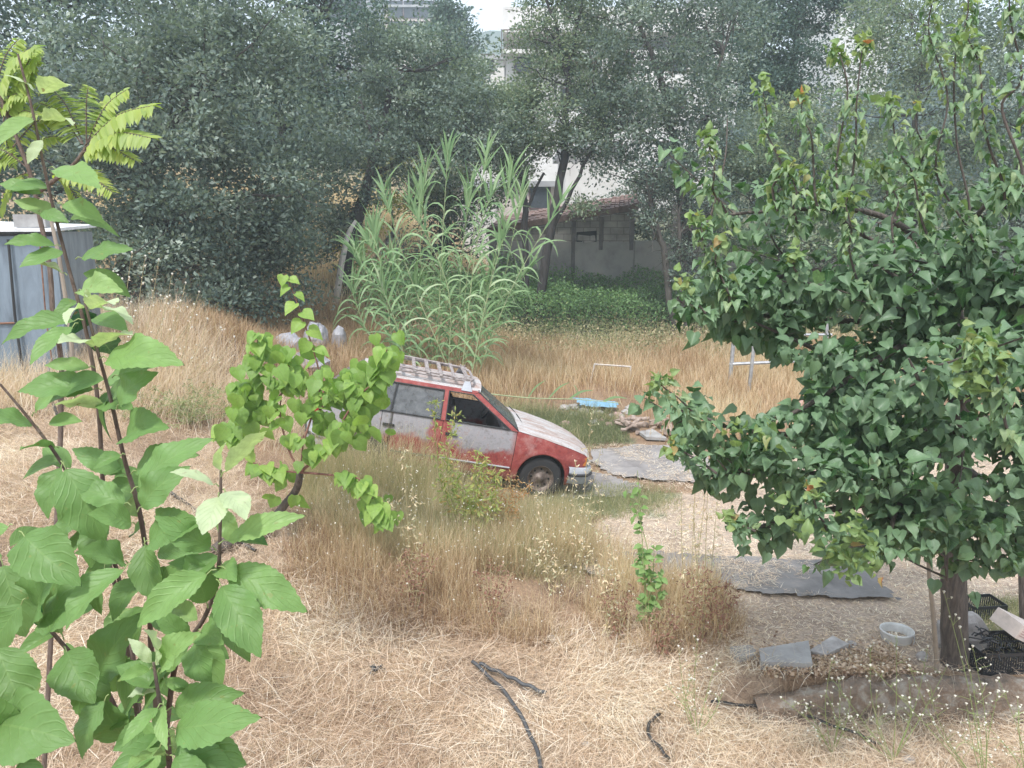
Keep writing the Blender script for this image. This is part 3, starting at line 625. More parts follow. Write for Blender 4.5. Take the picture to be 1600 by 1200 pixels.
# far wood on the hillside
gs = Geo()
n = 420; yy = R.uniform(38, 150, n); xx = R.uniform(-1, 1, n) * (yy * .85 + 12)
for x, y in zip(xx, yy):
    if abs(x - y * .06) < y * .20 and y < 75: continue
    z = float(g(x, y)); r = R.uniform(1.4, 2.6); k = 230
    d = rdir(k) * (R.random(k) ** .35)[:, None] * [r, r, r * .95] + [x, y, z + r * .8]
    scatter(gs, LQ, LQF, d, rdir(k), rdir(k) + [0, 0, .8], R.uniform(.35, .8, k), cl(R.normal(.4, .2, k) + R.normal(0, .12)))
tag(obj('hillside_wood', gs, M['dark']), 'scattered dark trees on the hillside far behind the yard', 'wood', kind='stuff')
# far ridge
gx2 = np.linspace(-200, 200, 120); rows = []
for k, (yy_, zz) in enumerate(((150, 8), (172, 36), (185, 43), (215, 20))):
    rows.append(np.stack([gx2, np.full(120, yy_), zz * (.86 + .3 * fnoise(gx2 * .06, gx2 * 0 + k, 5)) if k else gx2 * 0], 1))
V, Fq = grid(np.stack(rows)); gs = Geo(); gs.add(V, Fq)
struct(obj('hills', gs, rough_mat('blue_green_hillside', [(.3, (.06, .09, .08)), (.7, (.14, .17, .14))], .08, .95, .1), smooth=True))

# ------------------------------------------------------------------ buildings
def windowed(root, x0, x1, y, zs, xs, ww, hh, mglass=None, frame=None):
    for z in zs:
        for x in xs:
            f = Geo(); d = .06
            for a, b_ in (((x - ww/2 - d, y - .06, z - d), (x - ww/2, y - .003, z + hh + d)), ((x + ww/2, y - .06, z - d), (x + ww/2 + d, y - .003, z + hh + d)),
                          ((x - ww/2, y - .06, z - d), (x + ww/2, y - .003, z)), ((x - ww/2, y - .06, z + hh), (x + ww/2, y - .003, z + hh + d))): f.box(a, b_)
            fo = obj('window', f, frame or M['balc'], root)
            p = Geo(); p.box((x - ww/2 + .002, y - .03, z + .002), (x + ww/2 - .002, y - .004, z + hh - .002)); obj('pane', p, M['glassdark'], fo)
def zat(py, px, Y): return W(px, py, Y)[2]
# apartment building, centre
Y0 = 44.; bx0, bx1 = W(790, 60, Y0)[0], W(1130, 60, Y0)[0]; zb = float(g(3, Y0)) - .5
zt = zat(78, 790, Y0)
root = thing('apartment_building', 'white multi storey house with red tiled awning behind the thin forked tree', 'building', (bx0, Y0, zb), 'houses on the slope')
b_ = Geo(); b_.box((bx0, Y0, zb), (bx1, Y0 + 10, zt)); obj('wall', b_, M['bwhite'], root)
b_ = Geo(); b_.box((bx0 + 1.1, Y0 + 2.2, zt + .003), (bx1, Y0 + 10, zat(12, 790, Y0))); obj('penthouse_wall', b_, M['bgrey'], root)
b_ = Geo(); b_.box((bx0 - .15, Y0 - .3, zat(52, 790, Y0)), (bx1, Y0 + 9, zat(13, 790, Y0))); obj('roof_parapet', b_, M['bwhite'], root)
b_ = Geo(); b_.box((bx0 - .25, Y0 - .9, zt - .35), (bx0 + 4.6, Y0 - .003, zt - .15)); bal = obj('balcony', b_, M['bwhite'], root)
r_ = Geo()
for i in range(16): r_.tube([(bx0 - .2 + i * .3, Y0 - .86, zt - .15), (bx0 - .2 + i * .3, Y0 - .86, zt + .8)], .02, 5)
r_.tube([(bx0 - .25, Y0 - .86, zt + .8), (bx0 + 4.6, Y0 - .86, zt + .8)], .03, 5); obj('railing', r_, M['balc'], bal)
aw = Geo(); ax0 = W(868, 100, Y0)[0]
for i in range(8):
    aw.tube([(ax0 + i * .32, Y0 - .003, zat(92, 880, Y0)), (ax0 + i * .32, Y0 - 1.1, zat(104, 880, Y0))], .17, 8, rnd=R.random())
obj('awning', aw, M['tile'], root)
windowed(root, bx0, bx1, Y0, [zat(168, 800, Y0), zat(112, 800, Y0)], [W(817, 100, Y0)[0], W(890, 100, Y0)[0], W(975, 100, Y0)[0], W(1060, 100, Y0)[0]], .85, .95)
windowed(root, bx0, bx1, Y0, [zat(255, 800, Y0)], [W(960, 100, Y0)[0], W(1050, 100, Y0)[0]], 1.0, 1.1)
b_ = Geo(); b_.box((bx0 - .1, Y0 - .08, zat(192, 800, Y0)), (bx1, Y0 - .003, zat(187, 800, Y0))); obj('cornice', b_, M['bgrey'], root)
def house(name, label, px0, px1, Y, py0, m, zs=(), xs=(), roofm=None, depth=7, ww=.9, hh=1.0, over=.25):
    x0, x1 = W(px0, py0, Y)[0], W(px1, py0, Y)[0]; z1 = zat(py0, (px0 + px1) / 2, Y); z0 = float(g((x0 + x1) / 2, Y)) - 1.5
    r = thing(name, label, 'building', (x0, Y, z0), 'houses on the slope')
    w_ = Geo(); w_.box((x0, Y, z0), (x1, Y + depth, z1)); obj('wall', w_, m, r)
    q = Geo(); q.box((x0 - over, Y - over, z1 + .003), (x1 + over, Y + depth + over, z1 + .25)); obj('roof', q, roofm or M['bgrey'], r)
    windowed(r, x0, x1, Y, [zat(p, px0, Y) for p in zs], [W(p, 100, Y)[0] for p in xs], ww, hh); return r
house('house', 'low cream house between the trunks just above the sloping red roof', 700, 880, 37, 292, M['bpink'], [325], [760, 905 - 60], depth=5)
house('house', 'long white building just above the red tiled roof', 884, 968, 35, 238, M['bwhite'], [], [], depth=6)
house('house', 'pale house with flat roof left of the taller white building', 738, 788, 52, 94, M['bwhite'], [112], [760], depth=8)
house('house', 'brownish block of flats on the hilltop left of the sky patch', 600, 690, 90, 12, M['bpink'], [28, 60], [620, 645, 668], depth=12, ww=1.6, hh=1.7)
house('house', 'grey block of flats at the top edge far left of the sky patch', 505, 575, 95, -40, M['bgrey'], [6, 30], [520, 545, 562], depth=12, ww=1.8, hh=1.6)
house('house', 'tall pale block of flats at the top edge right of the dark tree', 1318, 1400, 85, -40, M['bwhite'], [-20, 8, 34], [1335, 1360, 1385], depth=12, ww=1.6, hh=1.4)
house('house', 'white building behind the trees at the top centre right', 1075, 1160, 70, 6, M['bwhite'], [30], [1095, 1130], depth=12, ww=1.4, hh=1.4)
house('shed_building', 'small whitewashed hut glimpsed through the reeds', 722, 775, 33, 300, M['bwhite'], depth=3, over=.1)

# block outbuilding
XL, XR, YL, YR = W(764, 365, 27)[0], W(992, 322, 25.2)[0], 27., 25.2
zL, zR = zat(366, 764, YL), zat(330, 992, YR)
root = thing('block_outbuilding', 'low grey block outbuilding with sloping red tiled roof and a hole in its wall', 'outbuilding', (XL, YL, float(g(XL, YL))))
def onwall(t, off=0): return np.array([XL + (XR - XL) * t, YL + (YR - YL) * t - off])
zmid = zat(378, 900, 26) ; zbot = float(g(1, 25.5)) - .5
def wallpiece(G_, t0, t1, za0, za1, zb0, zb1, off=0, th=.2):
    p0, p1 = onwall(t0, off), onwall(t1, off)
    v = [[p0[0], p0[1], za0], [p1[0], p1[1], za1], [p1[0], p1[1] + th, za1], [p0[0], p0[1] + th, za0], [p0[0], p0[1], zb0], [p1[0], p1[1], zb1], [p1[0], p1[1] + th, zb1], [p0[0], p0[1] + th, zb0]]
    G_.add(v, [[0,3,2,1],[4,5,6,7],[0,1,5,4],[1,2,6,5],[2,3,7,6],[3,0,4,7]])
top = lambda t: zL + (zR - zL) * t
w1 = Geo(); wallpiece(w1, 0, 1, zbot, zbot, min(zmid, zL) - .0, zmid, .05); obj('rendered_wall', w1, M['render'], root)
w2 = Geo()
h0, h1, hz0, hz1 = .62, .76, zmid + .0, zmid + .32
zl = min(zmid, zL)
wallpiece(w2, 0, h0, zl - .05, zmid - .15, top(0), top(h0)); wallpiece(w2, h1, 1, zmid - .2, zmid - .2, top(h1), top(1))
wallpiece(w2, h0, h1, hz1, hz1 + .05, top(h0), top(h1)); obj('block_wall', w2, M['block'], root)
w3 = Geo(); wallpiece(w3, h0 - .06, h1 + .08, hz0 - .3, hz0 - .3, hz1 + .25, hz1 + .25, -.5, .05); obj('painted_hole_shade', w3, M['void'], root)  # black panel set behind the wall hole, painting the shade inside
q = Geo(); pR = onwall(1); q.prism([(pR[0] - .2, pR[1] + .22), (pR[0], pR[1] + .205), (pR[0] + .6, pR[1] + 4.2), (pR[0] + .4, pR[1] + 4.2)], zbot, top(1) - .02); obj('side_wall', q, M['block'], root)
for dx, dz, rz in ((.35, .03, .1), (.62, .0, -.15)):
    w4 = Geo(); p = onwall(h0 + dx * .14, .04); w4.box((-.2, -.1, 0), (.2, .1, .19), M=Matrix.Translation((p[0] + .0, p[1] + .1, zmid + dz)) @ Euler((0, rz, .2)).to_matrix().to_4x4()); obj('loose_block', w4, M['block'], root)
for t in (.60, .785, .985):
    p = onwall(t, .07); q = Geo(); q.box((p[0] - .07, p[1], zbot if t < .7 else zmid - .25), (p[0] + .07, p[1] + .1, top(t))); obj('pillar', q, M['darkpost'], root)
q = Geo(); wallpiece(q, -.02, 1.02, top(-.02) + .003, top(1.02) + .003, top(-.02) + .07, top(1.02) + .07, .12, .35); obj('roof_beam', q, M['darkpost'], root)
rf = Geo(); nt_ = 34
for i in range(nt_):
    t = i / (nt_ - 1)
    for j in range(7):
        s0, s1 = j / 7, (j + 1.15) / 7; a = onwall(t, .20); L = 4.2
        z0 = top(t) + .13 + s0 * .5 + .012 * (j % 2) + R.normal(0, .012)
        rf.tube([(a[0] + s0 * .6, a[1] + s0 * L, z0), (a[0] + s1 * .6, a[1] + s1 * L, z0 + .5 * 1.1 / 7)], [.12, .10], 6, rnd=R.random())
obj('tiled_roof', rf, M['tile'], root)
# boundary wall continuing right
XB = W(1240, 400, 25.6)[0] + 8
bw = Geo(); bw.box((XR + .01, 25.0, zbot), (XB, 25.22, zat(376, 1100, 25.2)))
o = obj('boundary_wall', bw, M['render']); tag(o, 'stained grey rendered wall running right from the outbuilding behind the trees', 'wall')
st = Geo()
x0, x1 = W(1055, 330, 24.7)[0], W(1094, 330, 24.7)[0]; z0, z1 = zat(376, 1075, 25.0), zat(318, 1075, 24.7)
zz = z0 + .012
while zz < z1:
    x = x0 + R.uniform(0, .06)
    while x < x1 - .1:
        L = R.uniform(.16, .3); st.box((x, 25.0 + R.uniform(0, .04), zz), (x + L - .02, 25.2, zz + .075), rnd=R.random(), jit=.006); x += L
    zz += .105
tag(obj('tile_stack', st, M['stone']), 'stack of pale stone pieces on top of the grey boundary wall', 'stone stack')
# ------------------------------------------------------------------ blue shed
SY = 10.6
sxr, szt = W(143, 356, SY + 1.3)[0], W(90, 362, SY)[2]
sx = W(88, 400, SY)[0]; zb = float(g(sx - 1, SY)) - .1
root = thing('metal_shed', 'weathered blue grey sheet metal shed with flat white roof at the left edge', 'shed', (sx, SY, zb))
Lx = 2.6; th = math.atan2(1.3, sxr - sx)
# front face along -x, side face towards the back right
A = np.array([sx, SY]); Bk = np.array([sxr, SY + 1.3]); Cf = A - np.array([Lx, .35]); D_ = Cf + (Bk - A)
w_ = Geo(); w_.prism([Cf, A, A + [.0, .03], Cf + [0, .03]], zb, szt - .06); fr = obj('front_wall', w_, M['shedblue'], root)
w_ = Geo(); w_.prism([A + [.005, 0], Bk, Bk + [-.03, .02], A + [-.02, .05]], zb, szt - .003); obj('side_wall', w_, M['shedgrey'], root)
w_ = Geo(); w_.prism([Bk, D_, D_ + [0, -.03], Bk + [-.03, -.03]], zb, szt - .003); obj('back_wall', w_, M['shedgrey'], root)
w_ = Geo(); w_.prism([Cf + [-.05, -.12], A + [.04, -.1], Bk + [.05, .05], D_ + [-.05, .05]], np.array([szt, szt, szt + .06, szt + .15]), np.array([szt, szt, szt + .06, szt + .15]) + .04); obj('roof', w_, M['shedroof'], root)
for t, mm, rr in ((.78, 'hosedark', .018), (.93, 'rustiron', .010), (.60, 'galv', .012)):
    p = Cf + (A - Cf) * t; w_ = Geo(); w_.tube([(p[0], p[1] - .05, zb), (p[0] - .01, p[1] - .06, (zb + szt) / 2), (p[0] + .02, p[1] - .04, szt - .1)], rr, 7); obj('post', w_, M[mm], root)
w_ = Geo(); p0 = Cf + (A - Cf) * .0; p1 = Cf + (A - Cf) * .93
w_.tube([(p0[0], p0[1] - .02, zb + 1.02), ((p0[0]+p1[0])/2, (p0[1]+p1[1])/2 - .02, zb + 1.0), (p1[0], p1[1] - .02, zb + 1.03)], .014, 5); obj('seam', w_, M['rustiron'], root)
w_ = Geo(); w_.box((-.2, -.1, 0), (.2, .1, .17)); bo = obj('concrete_block', w_, M['slab'], origin=None); bo.location = (W(50, 350, 10.7)[0], 10.72, szt + .06); bo.rotation_euler = (0, 0, .15)
tag(bo, 'grey concrete block weighing down the white shed roof', 'concrete block')
w_ = Geo(); q0 = W(112, 640, 10.0); w_.tube([GX(120, 9.9), W(108, 500, 10.0), W(92, 400, 10.1), W(70, 300, 10.3)], [.03, .028, .025, .02], 7)
tag(obj('wooden_pole', w_, M['greytwig']), 'grey brown slanting pole in front of the blue shed', 'pole')

# ------------------------------------------------------------------ CAR
def car_paint(kind):
    m, nt, b = base_mat('faded_car_paint_' + kind, .5); tc = N(nt, 'ShaderNodeTexCoord'); se = N(nt, 'ShaderNodeSeparateXYZ'); nt.links.new(tc.outputs['Object'], se.inputs[0])
    n1 = noise(nt, 3.0, 6, .65); n2 = noise(nt, 11, 8, .75); n3 = noise(nt, 40, 5, .7)
    red = ramp(nt, n2.outputs[0], [(.3, (.15, .03, .028)), (.5, (.30, .055, .05)), (.7, (.36, .12, .10))]).outputs[0]
    grey = ramp(nt, n2.outputs[0], [(.3, (.15, .12, .115)), (.45, (.27, .255, .265)), (.6, (.34, .33, .35)), (.75, (.42, .36, .34))]).outputs[0]
    if kind == 'red':
        f = math_(nt, 'MULTIPLY', math_(nt, 'SUBTRACT', n1.outputs[0], .56), 9, True); col = mix(nt, math_(nt, 'MULTIPLY', f, .6), red, (.42, .27, .25))
    elif kind == 'door':
        # bleached upper part: bare primer above a ragged line
        h = math_(nt, 'ADD', math_(nt, 'SUBTRACT', se.outputs[2], .56), math_(nt, 'MULTIPLY', math_(nt, 'SUBTRACT', n1.outputs[0], .5), .55))
        f = math_(nt, 'MULTIPLY', h, 11, True); f2 = math_(nt, 'MULTIPLY', math_(nt, 'SUBTRACT', .82, se.outputs[0]), 9, True)
        gapb = math_(nt, 'MULTIPLY', math_(nt, 'SUBTRACT', math_(nt, 'ABSOLUTE', math_(nt, 'ADD', math_(nt, 'ADD', se.outputs[0], .26), math_(nt, 'MULTIPLY', math_(nt, 'SUBTRACT', n1.outputs[0], .5), .4))), .07), 14, True)
        f = math_(nt, 'MULTIPLY', math_(nt, 'MULTIPLY', f, f2), gapb)
        col = mix(nt, f, red, grey)
        rs = math_(nt, 'MULTIPLY', math_(nt, 'SUBTRACT', n2.outputs[0], .54), 9, True); col = mix(nt, math_(nt, 'MULTIPLY', rs, .6), col, (.22, .12, .10))
    else:
        top = ramp(nt, n3.outputs[0], [(.3, (.36, .33, .32)), (.6, (.56, .54, .53))]).outputs[0]
        mp = N(nt, 'ShaderNodeMapping'); mp.inputs['Scale'].default_value = (.6, 2.4, 1); nt.links.new(tc.outputs['Object'], mp.inputs[0])
        n4 = noise(nt, 3.2, 8, .72, vec=mp.outputs[0], dist=.8)
        rs = math_(nt, 'MULTIPLY', math_(nt, 'SUBTRACT', n4.outputs[0], .46), 7, True)
        col = mix(nt, rs, top, ramp(nt, n2.outputs[0], [(.3, (.24, .15, .12)), (.7, (.48, .36, .31))]).outputs[0])
    n5 = noise(nt, 26, 3, .5); sp = math_(nt, 'MULTIPLY', math_(nt, 'SUBTRACT', n5.outputs[0], .70), 25, True); col = mix(nt, math_(nt, 'MULTIPLY', sp, .7), col, (.62, .56, .52))
    dz = math_(nt, 'MULTIPLY', math_(nt, 'SUBTRACT', .42, se.outputs[2]), 3.5, True); col = mix(nt, math_(nt, 'MULTIPLY', dz, .6), col, (.22, .15, .11))
    nt.links.new(col, b.inputs['Base Color']); nt.links.new(ramp(nt, n2.outputs[0], [(.3, (.4, .4, .4)), (.7, (.75, .75, .75))]).outputs[0], b.inputs['Roughness'])
    bump(nt, b, n3.outputs[0], .12, .002); return m
CR, CD, CT = car_paint('red'), car_paint('door'), car_paint('top')
def glass_mat(name, c, al):
    m, nt, b = base_mat(name, .25); n = noise(nt, 9, 7, .7)
    r = ramp(nt, n.outputs[0], [(.3, tuple(x * .7 for x in c)), (.7, tuple(x * 1.3 for x in c))]); nt.links.new(r.outputs[0], b.inputs['Base Color'])
    r2 = ramp(nt, n.outputs[0], [(.3, (al - .12,) * 3), (.7, (min(1, al + .1),) * 3)]); nt.links.new(r2.outputs[0], b.inputs['Alpha']); return m
GD = glass_mat('dusty_car_glass', (.15, .155, .16), .78); GW = glass_mat('dirty_windscreen_glass', (.17, .19, .18), .6)
RB = plain('black_rubber_trim', (.03, .03, .032), .6); TY = plain('tyre_rubber', (.028, .028, .03), .85)
RIM = rough_mat('rusty_wheel_rim', [(.3, (.06, .045, .035)), (.5, (.17, .13, .11)), (.75, (.32, .28, .25))], 16, .6, .3, .004, .3)
BUMP = rough_mat('faded_grey_bumper', [(.3, (.26, .27, .29)), (.7, (.42, .43, .46))], 6, .6, .1)
INT = rough_mat('dark_car_interior', [(.3, (.02, .02, .025)), (.7, (.07, .06, .065))], 8, .9)
yaw, pit = rad(8), rad(11.2)
Rm = Euler((0, pit, yaw)).to_matrix()
fw = Vector(G(838, 776)); org = fw - Rm @ Vector((1.225, -.78, 0.0)); org.z -= .05
car = thing('hatchback_car', 'derelict faded red and white hatchback car with roof rack, in the weeds', 'car', tuple(org), local=True, rot=(0, pit, yaw))
car['_o'] = (0., 0., 0.)
def YS(x, z):
    x = np.asarray(x, float); z = np.asarray(z, float)
    y = .80 - .06 * np.clip((.45 - z) / .3, 0, 1) ** 2 - .045 * np.clip((z - .6) / .32, 0, 1) ** 2 + .012 * np.exp(-((z - .62) / .03) ** 2)
    y = y - .12 * np.clip((x - 1.15) / .68, 0, 1) ** 2.4 - .08 * np.clip((-x - 1.3) / .55, 0, 1) ** 2
    return y
def belt(x): return np.interp(x, [-1.85, -1.2, .8, 1.2, 1.6, 1.80, 1.86], [.90, .915, .905, .85, .765, .70, .66])
def arch(x, z0=.22):
    zb_ = np.interp(x, [-1.9, -1.55, 1.5, 1.86], [.36, z0, z0, .34])
    for xc in (1.225, -1.225):
        d = .35 ** 2 - (x - xc) ** 2
        if d > 0: zb_ = max(zb_, .30 + math.sqrt(d))
    return zb_
def side_panel(x0, x1, sgn, mat, name):
    xs = list(np.arange(x0, x1, .045)) + [x1]
    for xc in (1.225, -1.225):
        for e in (-.35, -.345, -.33, .33, .345, .35):
            if x0 < xc + e < x1: xs.append(xc + e)
    xs = np.array(sorted(set(xs))); rows = []
    for x in xs:
        b0 = arch(x); t1 = float(belt(x)); zz = b0 + (t1 - b0) * np.linspace(0, 1, 12); yy = YS(x, zz) * sgn
        r = np.stack([np.full(12, x), yy, zz], 1)
        lip = r[0:1].copy(); lip[0, 1] -= sgn * .10; rows.append(np.vstack([lip, r]))
    v, f = grid(np.stack(rows)); f = f if sgn < 0 else f[:, ::-1]
    q = Geo(); q.add(v, f)
    e = []
    return obj(name, q, mat, car, smooth=True)
doors = []
for s in (-1, 1):
    side_panel(.785, 1.83, s, CR, 'front_wing')
    d1 = side_panel(-.225, .778, s, CD, 'front_door'); d2 = side_panel(-1.03, -.232, s, CD, 'rear_door')
    side_panel(-1.83, -1.037, s, CD, 'rear_wing')
    for d, xh in ((d1, -.10), (d2, -.93)):
        h = Geo(); y = float(YS(xh, .74)); h.box((xh - .075, s * (y + .003) - (.02 if s < 0 else 0), .72), (xh + .075, s * (y + .003) + (.02 if s > 0 else 0), .755)); obj('handle', h, RB, d)
        t = Geo(); x0, x1 = (-.20, .76) if d is d1 else (-.85, -.25)
        pts = [(x, s * (float(YS(x, .40)) + .008), .40) for x in np.linspace(x0, x1, 6)]; t.tube(pts, .013, 6); obj('trim_strip', t, RB if d is d2 else BUMP, d)
# bonnet
xs = np.array([.80, .95, 1.15, 1.35, 1.55, 1.70, 1.79, 1.84, 1.855]); rows = []
for i, x in enumerate(xs):
    ye = float(YS(x, belt(x))) - .004; t = np.linspace(-1, 1, 15)
    z = float(belt(x)) + .004 + .045 * (1 - np.abs(t) ** 3.2) * (1 if i < 6 else (.8, .55, .3)[i - 6]) + .008 * np.exp(-((np.abs(t) - .62) / .07) ** 2) * (x < 1.7)
    rows.append(np.stack([x + .10 * (1 - t ** 2) * (i / 8) ** 2, t * ye, z], 1))
v, f = grid(np.stack(rows)); q = Geo(); q.add(v, f[:, ::-1]); bon = obj('bonnet', q, CT, car, smooth=True)
# dark inner liner so gaps show dark
q = Geo(); q.prism([(-1.75, -.70), (.78, -.74), (1.6, -.62), (1.78, -.5), (1.78, .5), (1.6, .62), (.78, .74), (-1.75, .70)], .24, .62)
q2 = Geo(); q2.box((-.95, -.74, .22), (.86, .74, .50)); q2.box((.86, -.50, .3), (1.78, .50, .66)); q2.box((-1.76, -.50, .3), (-.95, .50, .72)); q2.box((.86, -.7, .6), (1.6, .7, .68))
q2.box((-1.76, -.70, .68), (-.95, .70, .72)); obj('underbody', q2, INT, car)
# nose, grille, lamps
def strip_face(xf, z0, z1, yw, name, mat, x_out=.0, bow=.10):
    t = np.linspace(-1, 1, 13); r = []
    for z in (z0, z1): r.append(np.stack([xf + bow * (1 - t ** 2) + 0 * t, t * yw, np.full(13, z)], 1))
    v, f = grid(np.stack(r)); q = Geo(); q.add(v, f); return obj(name, q, mat, car)
strip_face(1.836, .50, .685, .66, 'grille', RB)
for s in (-1, 1):
    q = Geo(); q.box((1.80, s * .50 - .13, .52), (1.875, s * .50 + .13, .67)); obj('headlight', q, plain('headlamp_glass', (.45, .45, .43), .15), car)
    q = Geo(); q.box((1.74, s * .665 - .03, .55), (1.835, s * .665 + .03, .66)); obj('indicator', q, plain('orange_lens', (.5, .18, .04), .3), car)
def bumper(front):
    q = Geo(); sg = 1 if front else -1
    path = [(1.58, -.80), (1.72, -.775), (1.84, -.72), (1.93, -.58), (1.965, -.3), (1.975, 0), (1.965, .3), (1.93, .58), (1.84, .72), (1.72, .775), (1.58, .80)]
    prof = [(0, .30), (.02, .34), (.035, .44), (.02, .52), (-.01, .53), (-.03, .53)]
    rows = []
    P_ = np.array(path); T = np.gradient(P_, axis=0); T = T / np.linalg.norm(T, axis=1)[:, None]; Nn = np.stack([T[:, 1], -T[:, 0]], 1)
    for (o_, z) in prof: rows.append(np.c_[(P_ + Nn * o_), np.full(len(P_), z)])
    V_ = np.stack(rows)
    V_[..., 0] *= sg; v, f = grid(V_); q.add(v, f if front else f[:, ::-1]); bo_ = obj('bumper', q, BUMP, car, smooth=True)
    k = Geo(); k.tube([(sg * (x + nx_ * .035), y + ny_ * .035, .435) for (x, y), (nx_, ny_) in zip(path, Nn)], .022, 6); obj('rubber_strip', k, RB, bo_)
bumper(True); bumper(False)
# greenhouse
def yg(z): return .765 - (z - .90) * .40
def gs_pt(x, z, s, off=0): return (x, s * (yg(z) + off), z)
def pil(G_, quad, s, th=.035, off=0.012):
    o_ = [gs_pt(x, z, s, off) for x, z in quad]; i_ = [gs_pt(x, z, s, off - th) for x, z in quad]
    f = [[0,1,2,3],[7,6,5,4],[0,4,5,1],[1,5,6,2],[2,6,7,3],[3,7,4,0]]; G_.add(o_ + i_, f)
for s in (-1, 1):
    q = Geo(); pil(q, [(.70, .905), (.79, .905), (.19, 1.31), (.125, 1.285)], s)   # A
    pil(q, [(-1.10, 1.285), (.125, 1.285), (.19, 1.325), (-1.22, 1.325)], s)        # cant rail
    pil(q, [(-.265, .905), (-.205, .905), (-.21, 1.284), (-.265, 1.284)], s)        # B
    obj('door_frame', q, CR, car)
    q = Geo(); pil(q, [(-1.78, .90), (-1.24, .905), (-1.03, 1.285), (-1.36, 1.325)], s); obj('rear_pillar', q, CR, car)
    q = Geo()
    for a, b_, w_ in (((-.20, .915), (.67, .915), .010), ((-.20, 1.275), (.12, 1.275), .008), ((-.20, .915), (-.205, 1.275), .008), ((.67, .915), (.115, 1.275), .012),
                      ((-1.22, .912), (-.27, .912), .010), ((-1.03, 1.275), (-.27, 1.275), .008), ((-.272, .915), (-.272, 1.275), .008), ((-1.21, .915), (-1.03, 1.275), .010), ((-.93, .915), (-.90, 1.275), .012)):
        q.tube([gs_pt(a[0], a[1], s, .012), gs_pt(b_[0], b_[1], s, .012)], w_, 5)
    q.tube([gs_pt(.55, .915, s, .012), gs_pt(.56, 1.0, s, .012)], .01, 5)
    obj('window_seal', q, RB, car)
    q = Geo(); q.add([gs_pt(-1.22, .915, s, -.008), gs_pt(-.27, .915, s, -.008), gs_pt(-.27, 1.28, s, -.008), gs_pt(-1.03, 1.28, s, -.008)], [[0, 1, 2, 3]]); obj('rear_side_window', q, GD, car)
    q = Geo(); q.add([(0.55, s * (yg(.91) - .008), .91), gs_pt(.68, .915, s, -.008), gs_pt(.55, 1.0, s, -.008)], [[0, 1, 2]]); obj('quarter_light', q, GD, car)
# windscreen
t = np.linspace(-1, 1, 13); rows = []
for k, (x, z, yw) in enumerate(((.80, .905, .72), (.63, 1.015, .685), (.41, 1.16, .63), (.19, 1.315, .575))):
    rows.append(np.stack([x + (.10 - .02 * k) * (1 - t ** 2), t * yw, z + .03 * (1 - t ** 2) * (k / 3)], 1))
v, f = grid(np.stack(rows)); q = Geo(); q.add(v, f); ws = obj('windscreen', q, GW, car, smooth=True)
q = Geo(); q.tube(np.vstack([rows[0], [r_[-1] for r_ in rows], rows[-1][::-1], [r_[0] for r_ in rows][::-1]]), .013, 5, cap=False); obj('windscreen_seal', q, RB, ws)
q = Geo(); q.add(*grid(np.stack([rows[0] - [.0, 0, .004], np.stack([.79 + 0 * t, t * .74, .905 + .02 * (1 - t ** 2)], 1)]))); obj('cowl', q, RB, car)
q = Geo(); q.tube([(.905, -.34, .93), (.90, -.1, .945), (.885, .12, .955)], .007, 5); q.tube([(.905, .16, .93), (.88, .38, .945), (.84, .56, .955)], .007, 5); obj('wiper', q, RB, car)
# roof
xs = np.linspace(.21, -1.38, 14); rows = []
for i, x in enumerate(xs):
    e = min(1, min(i, 13 - i) / 1.5); rows.append(np.stack([x + .05 * (1 - t ** 2) * (1 if i == 0 else 0), t * .60 * (1 - .02 * (i == 0)), 1.318 + (.045 + .01 * e) * (1 - np.abs(t) ** 2.6)], 1))
v, f = grid(np.stack(rows)); q = Geo(); q.add(v, f); obj('roof', q, CT, car, smooth=True)
q = Geo(); rows = [np.stack([x + 0 * t, t * yw, z + .02 * (1 - t ** 2)], 1) for x, z, yw in ((-1.38, 1.32, .59), (-1.62, 1.12, .66), (-1.80, .92, .71))]
v, f = grid(np.stack(rows)); q.add(v, f); obj('rear_window', q, GD, car, smooth=True)
q = Geo(); rows = [np.stack([x - .05 * (1 - t ** 2), t * yw, z + 0 * t], 1) for x, z, yw in ((-1.80, .92, .71), (-1.86, .70, .72), (-1.84, .38, .70))]
v, f = grid(np.stack(rows)); q.add(v, f); obj('tailgate', q, CR, car, smooth=True)
for s in (-1, 1):
    q = Geo(); q.box((-1.90, s * .60 - .11, .62), (-1.845, s * .60 + .11, .80)); obj('tail_light', q, plain('red_lens', (.3, .02, .02), .3), car)
# interior
for x in (-.10, -.95):
    for y in (-.36, .36):
        q = Geo(); q.box((x, y - .24, .5), (x + .5, y + .24, .62), jit=.01); q.box((x - .14, y - .24, .56), (x + .02, y + .24, 1.06), jit=.015); q.box((x - .12, y - .12, 1.06), (x - .03, y + .12, 1.17)); obj('seat', q, INT, car)
q = Geo(); q.box((.55, -.7, .62), (.86, .7, .90), jit=.01); obj('dashboard', q, INT, car)
q = Geo(); a = np.linspace(0, 2 * np.pi, 21); q.tube([(.50 + .07 * math.sin(k), .36 + .18 * math.cos(k), .93 + .165 * math.sin(k)) for k in a], .014, 5, cap=False); obj('steering_wheel', q, RB, car)
q = Geo(); q.box((.20, -.06, 1.22), (.22, .10, 1.27)); obj('rear_mirror', q, RB, car)
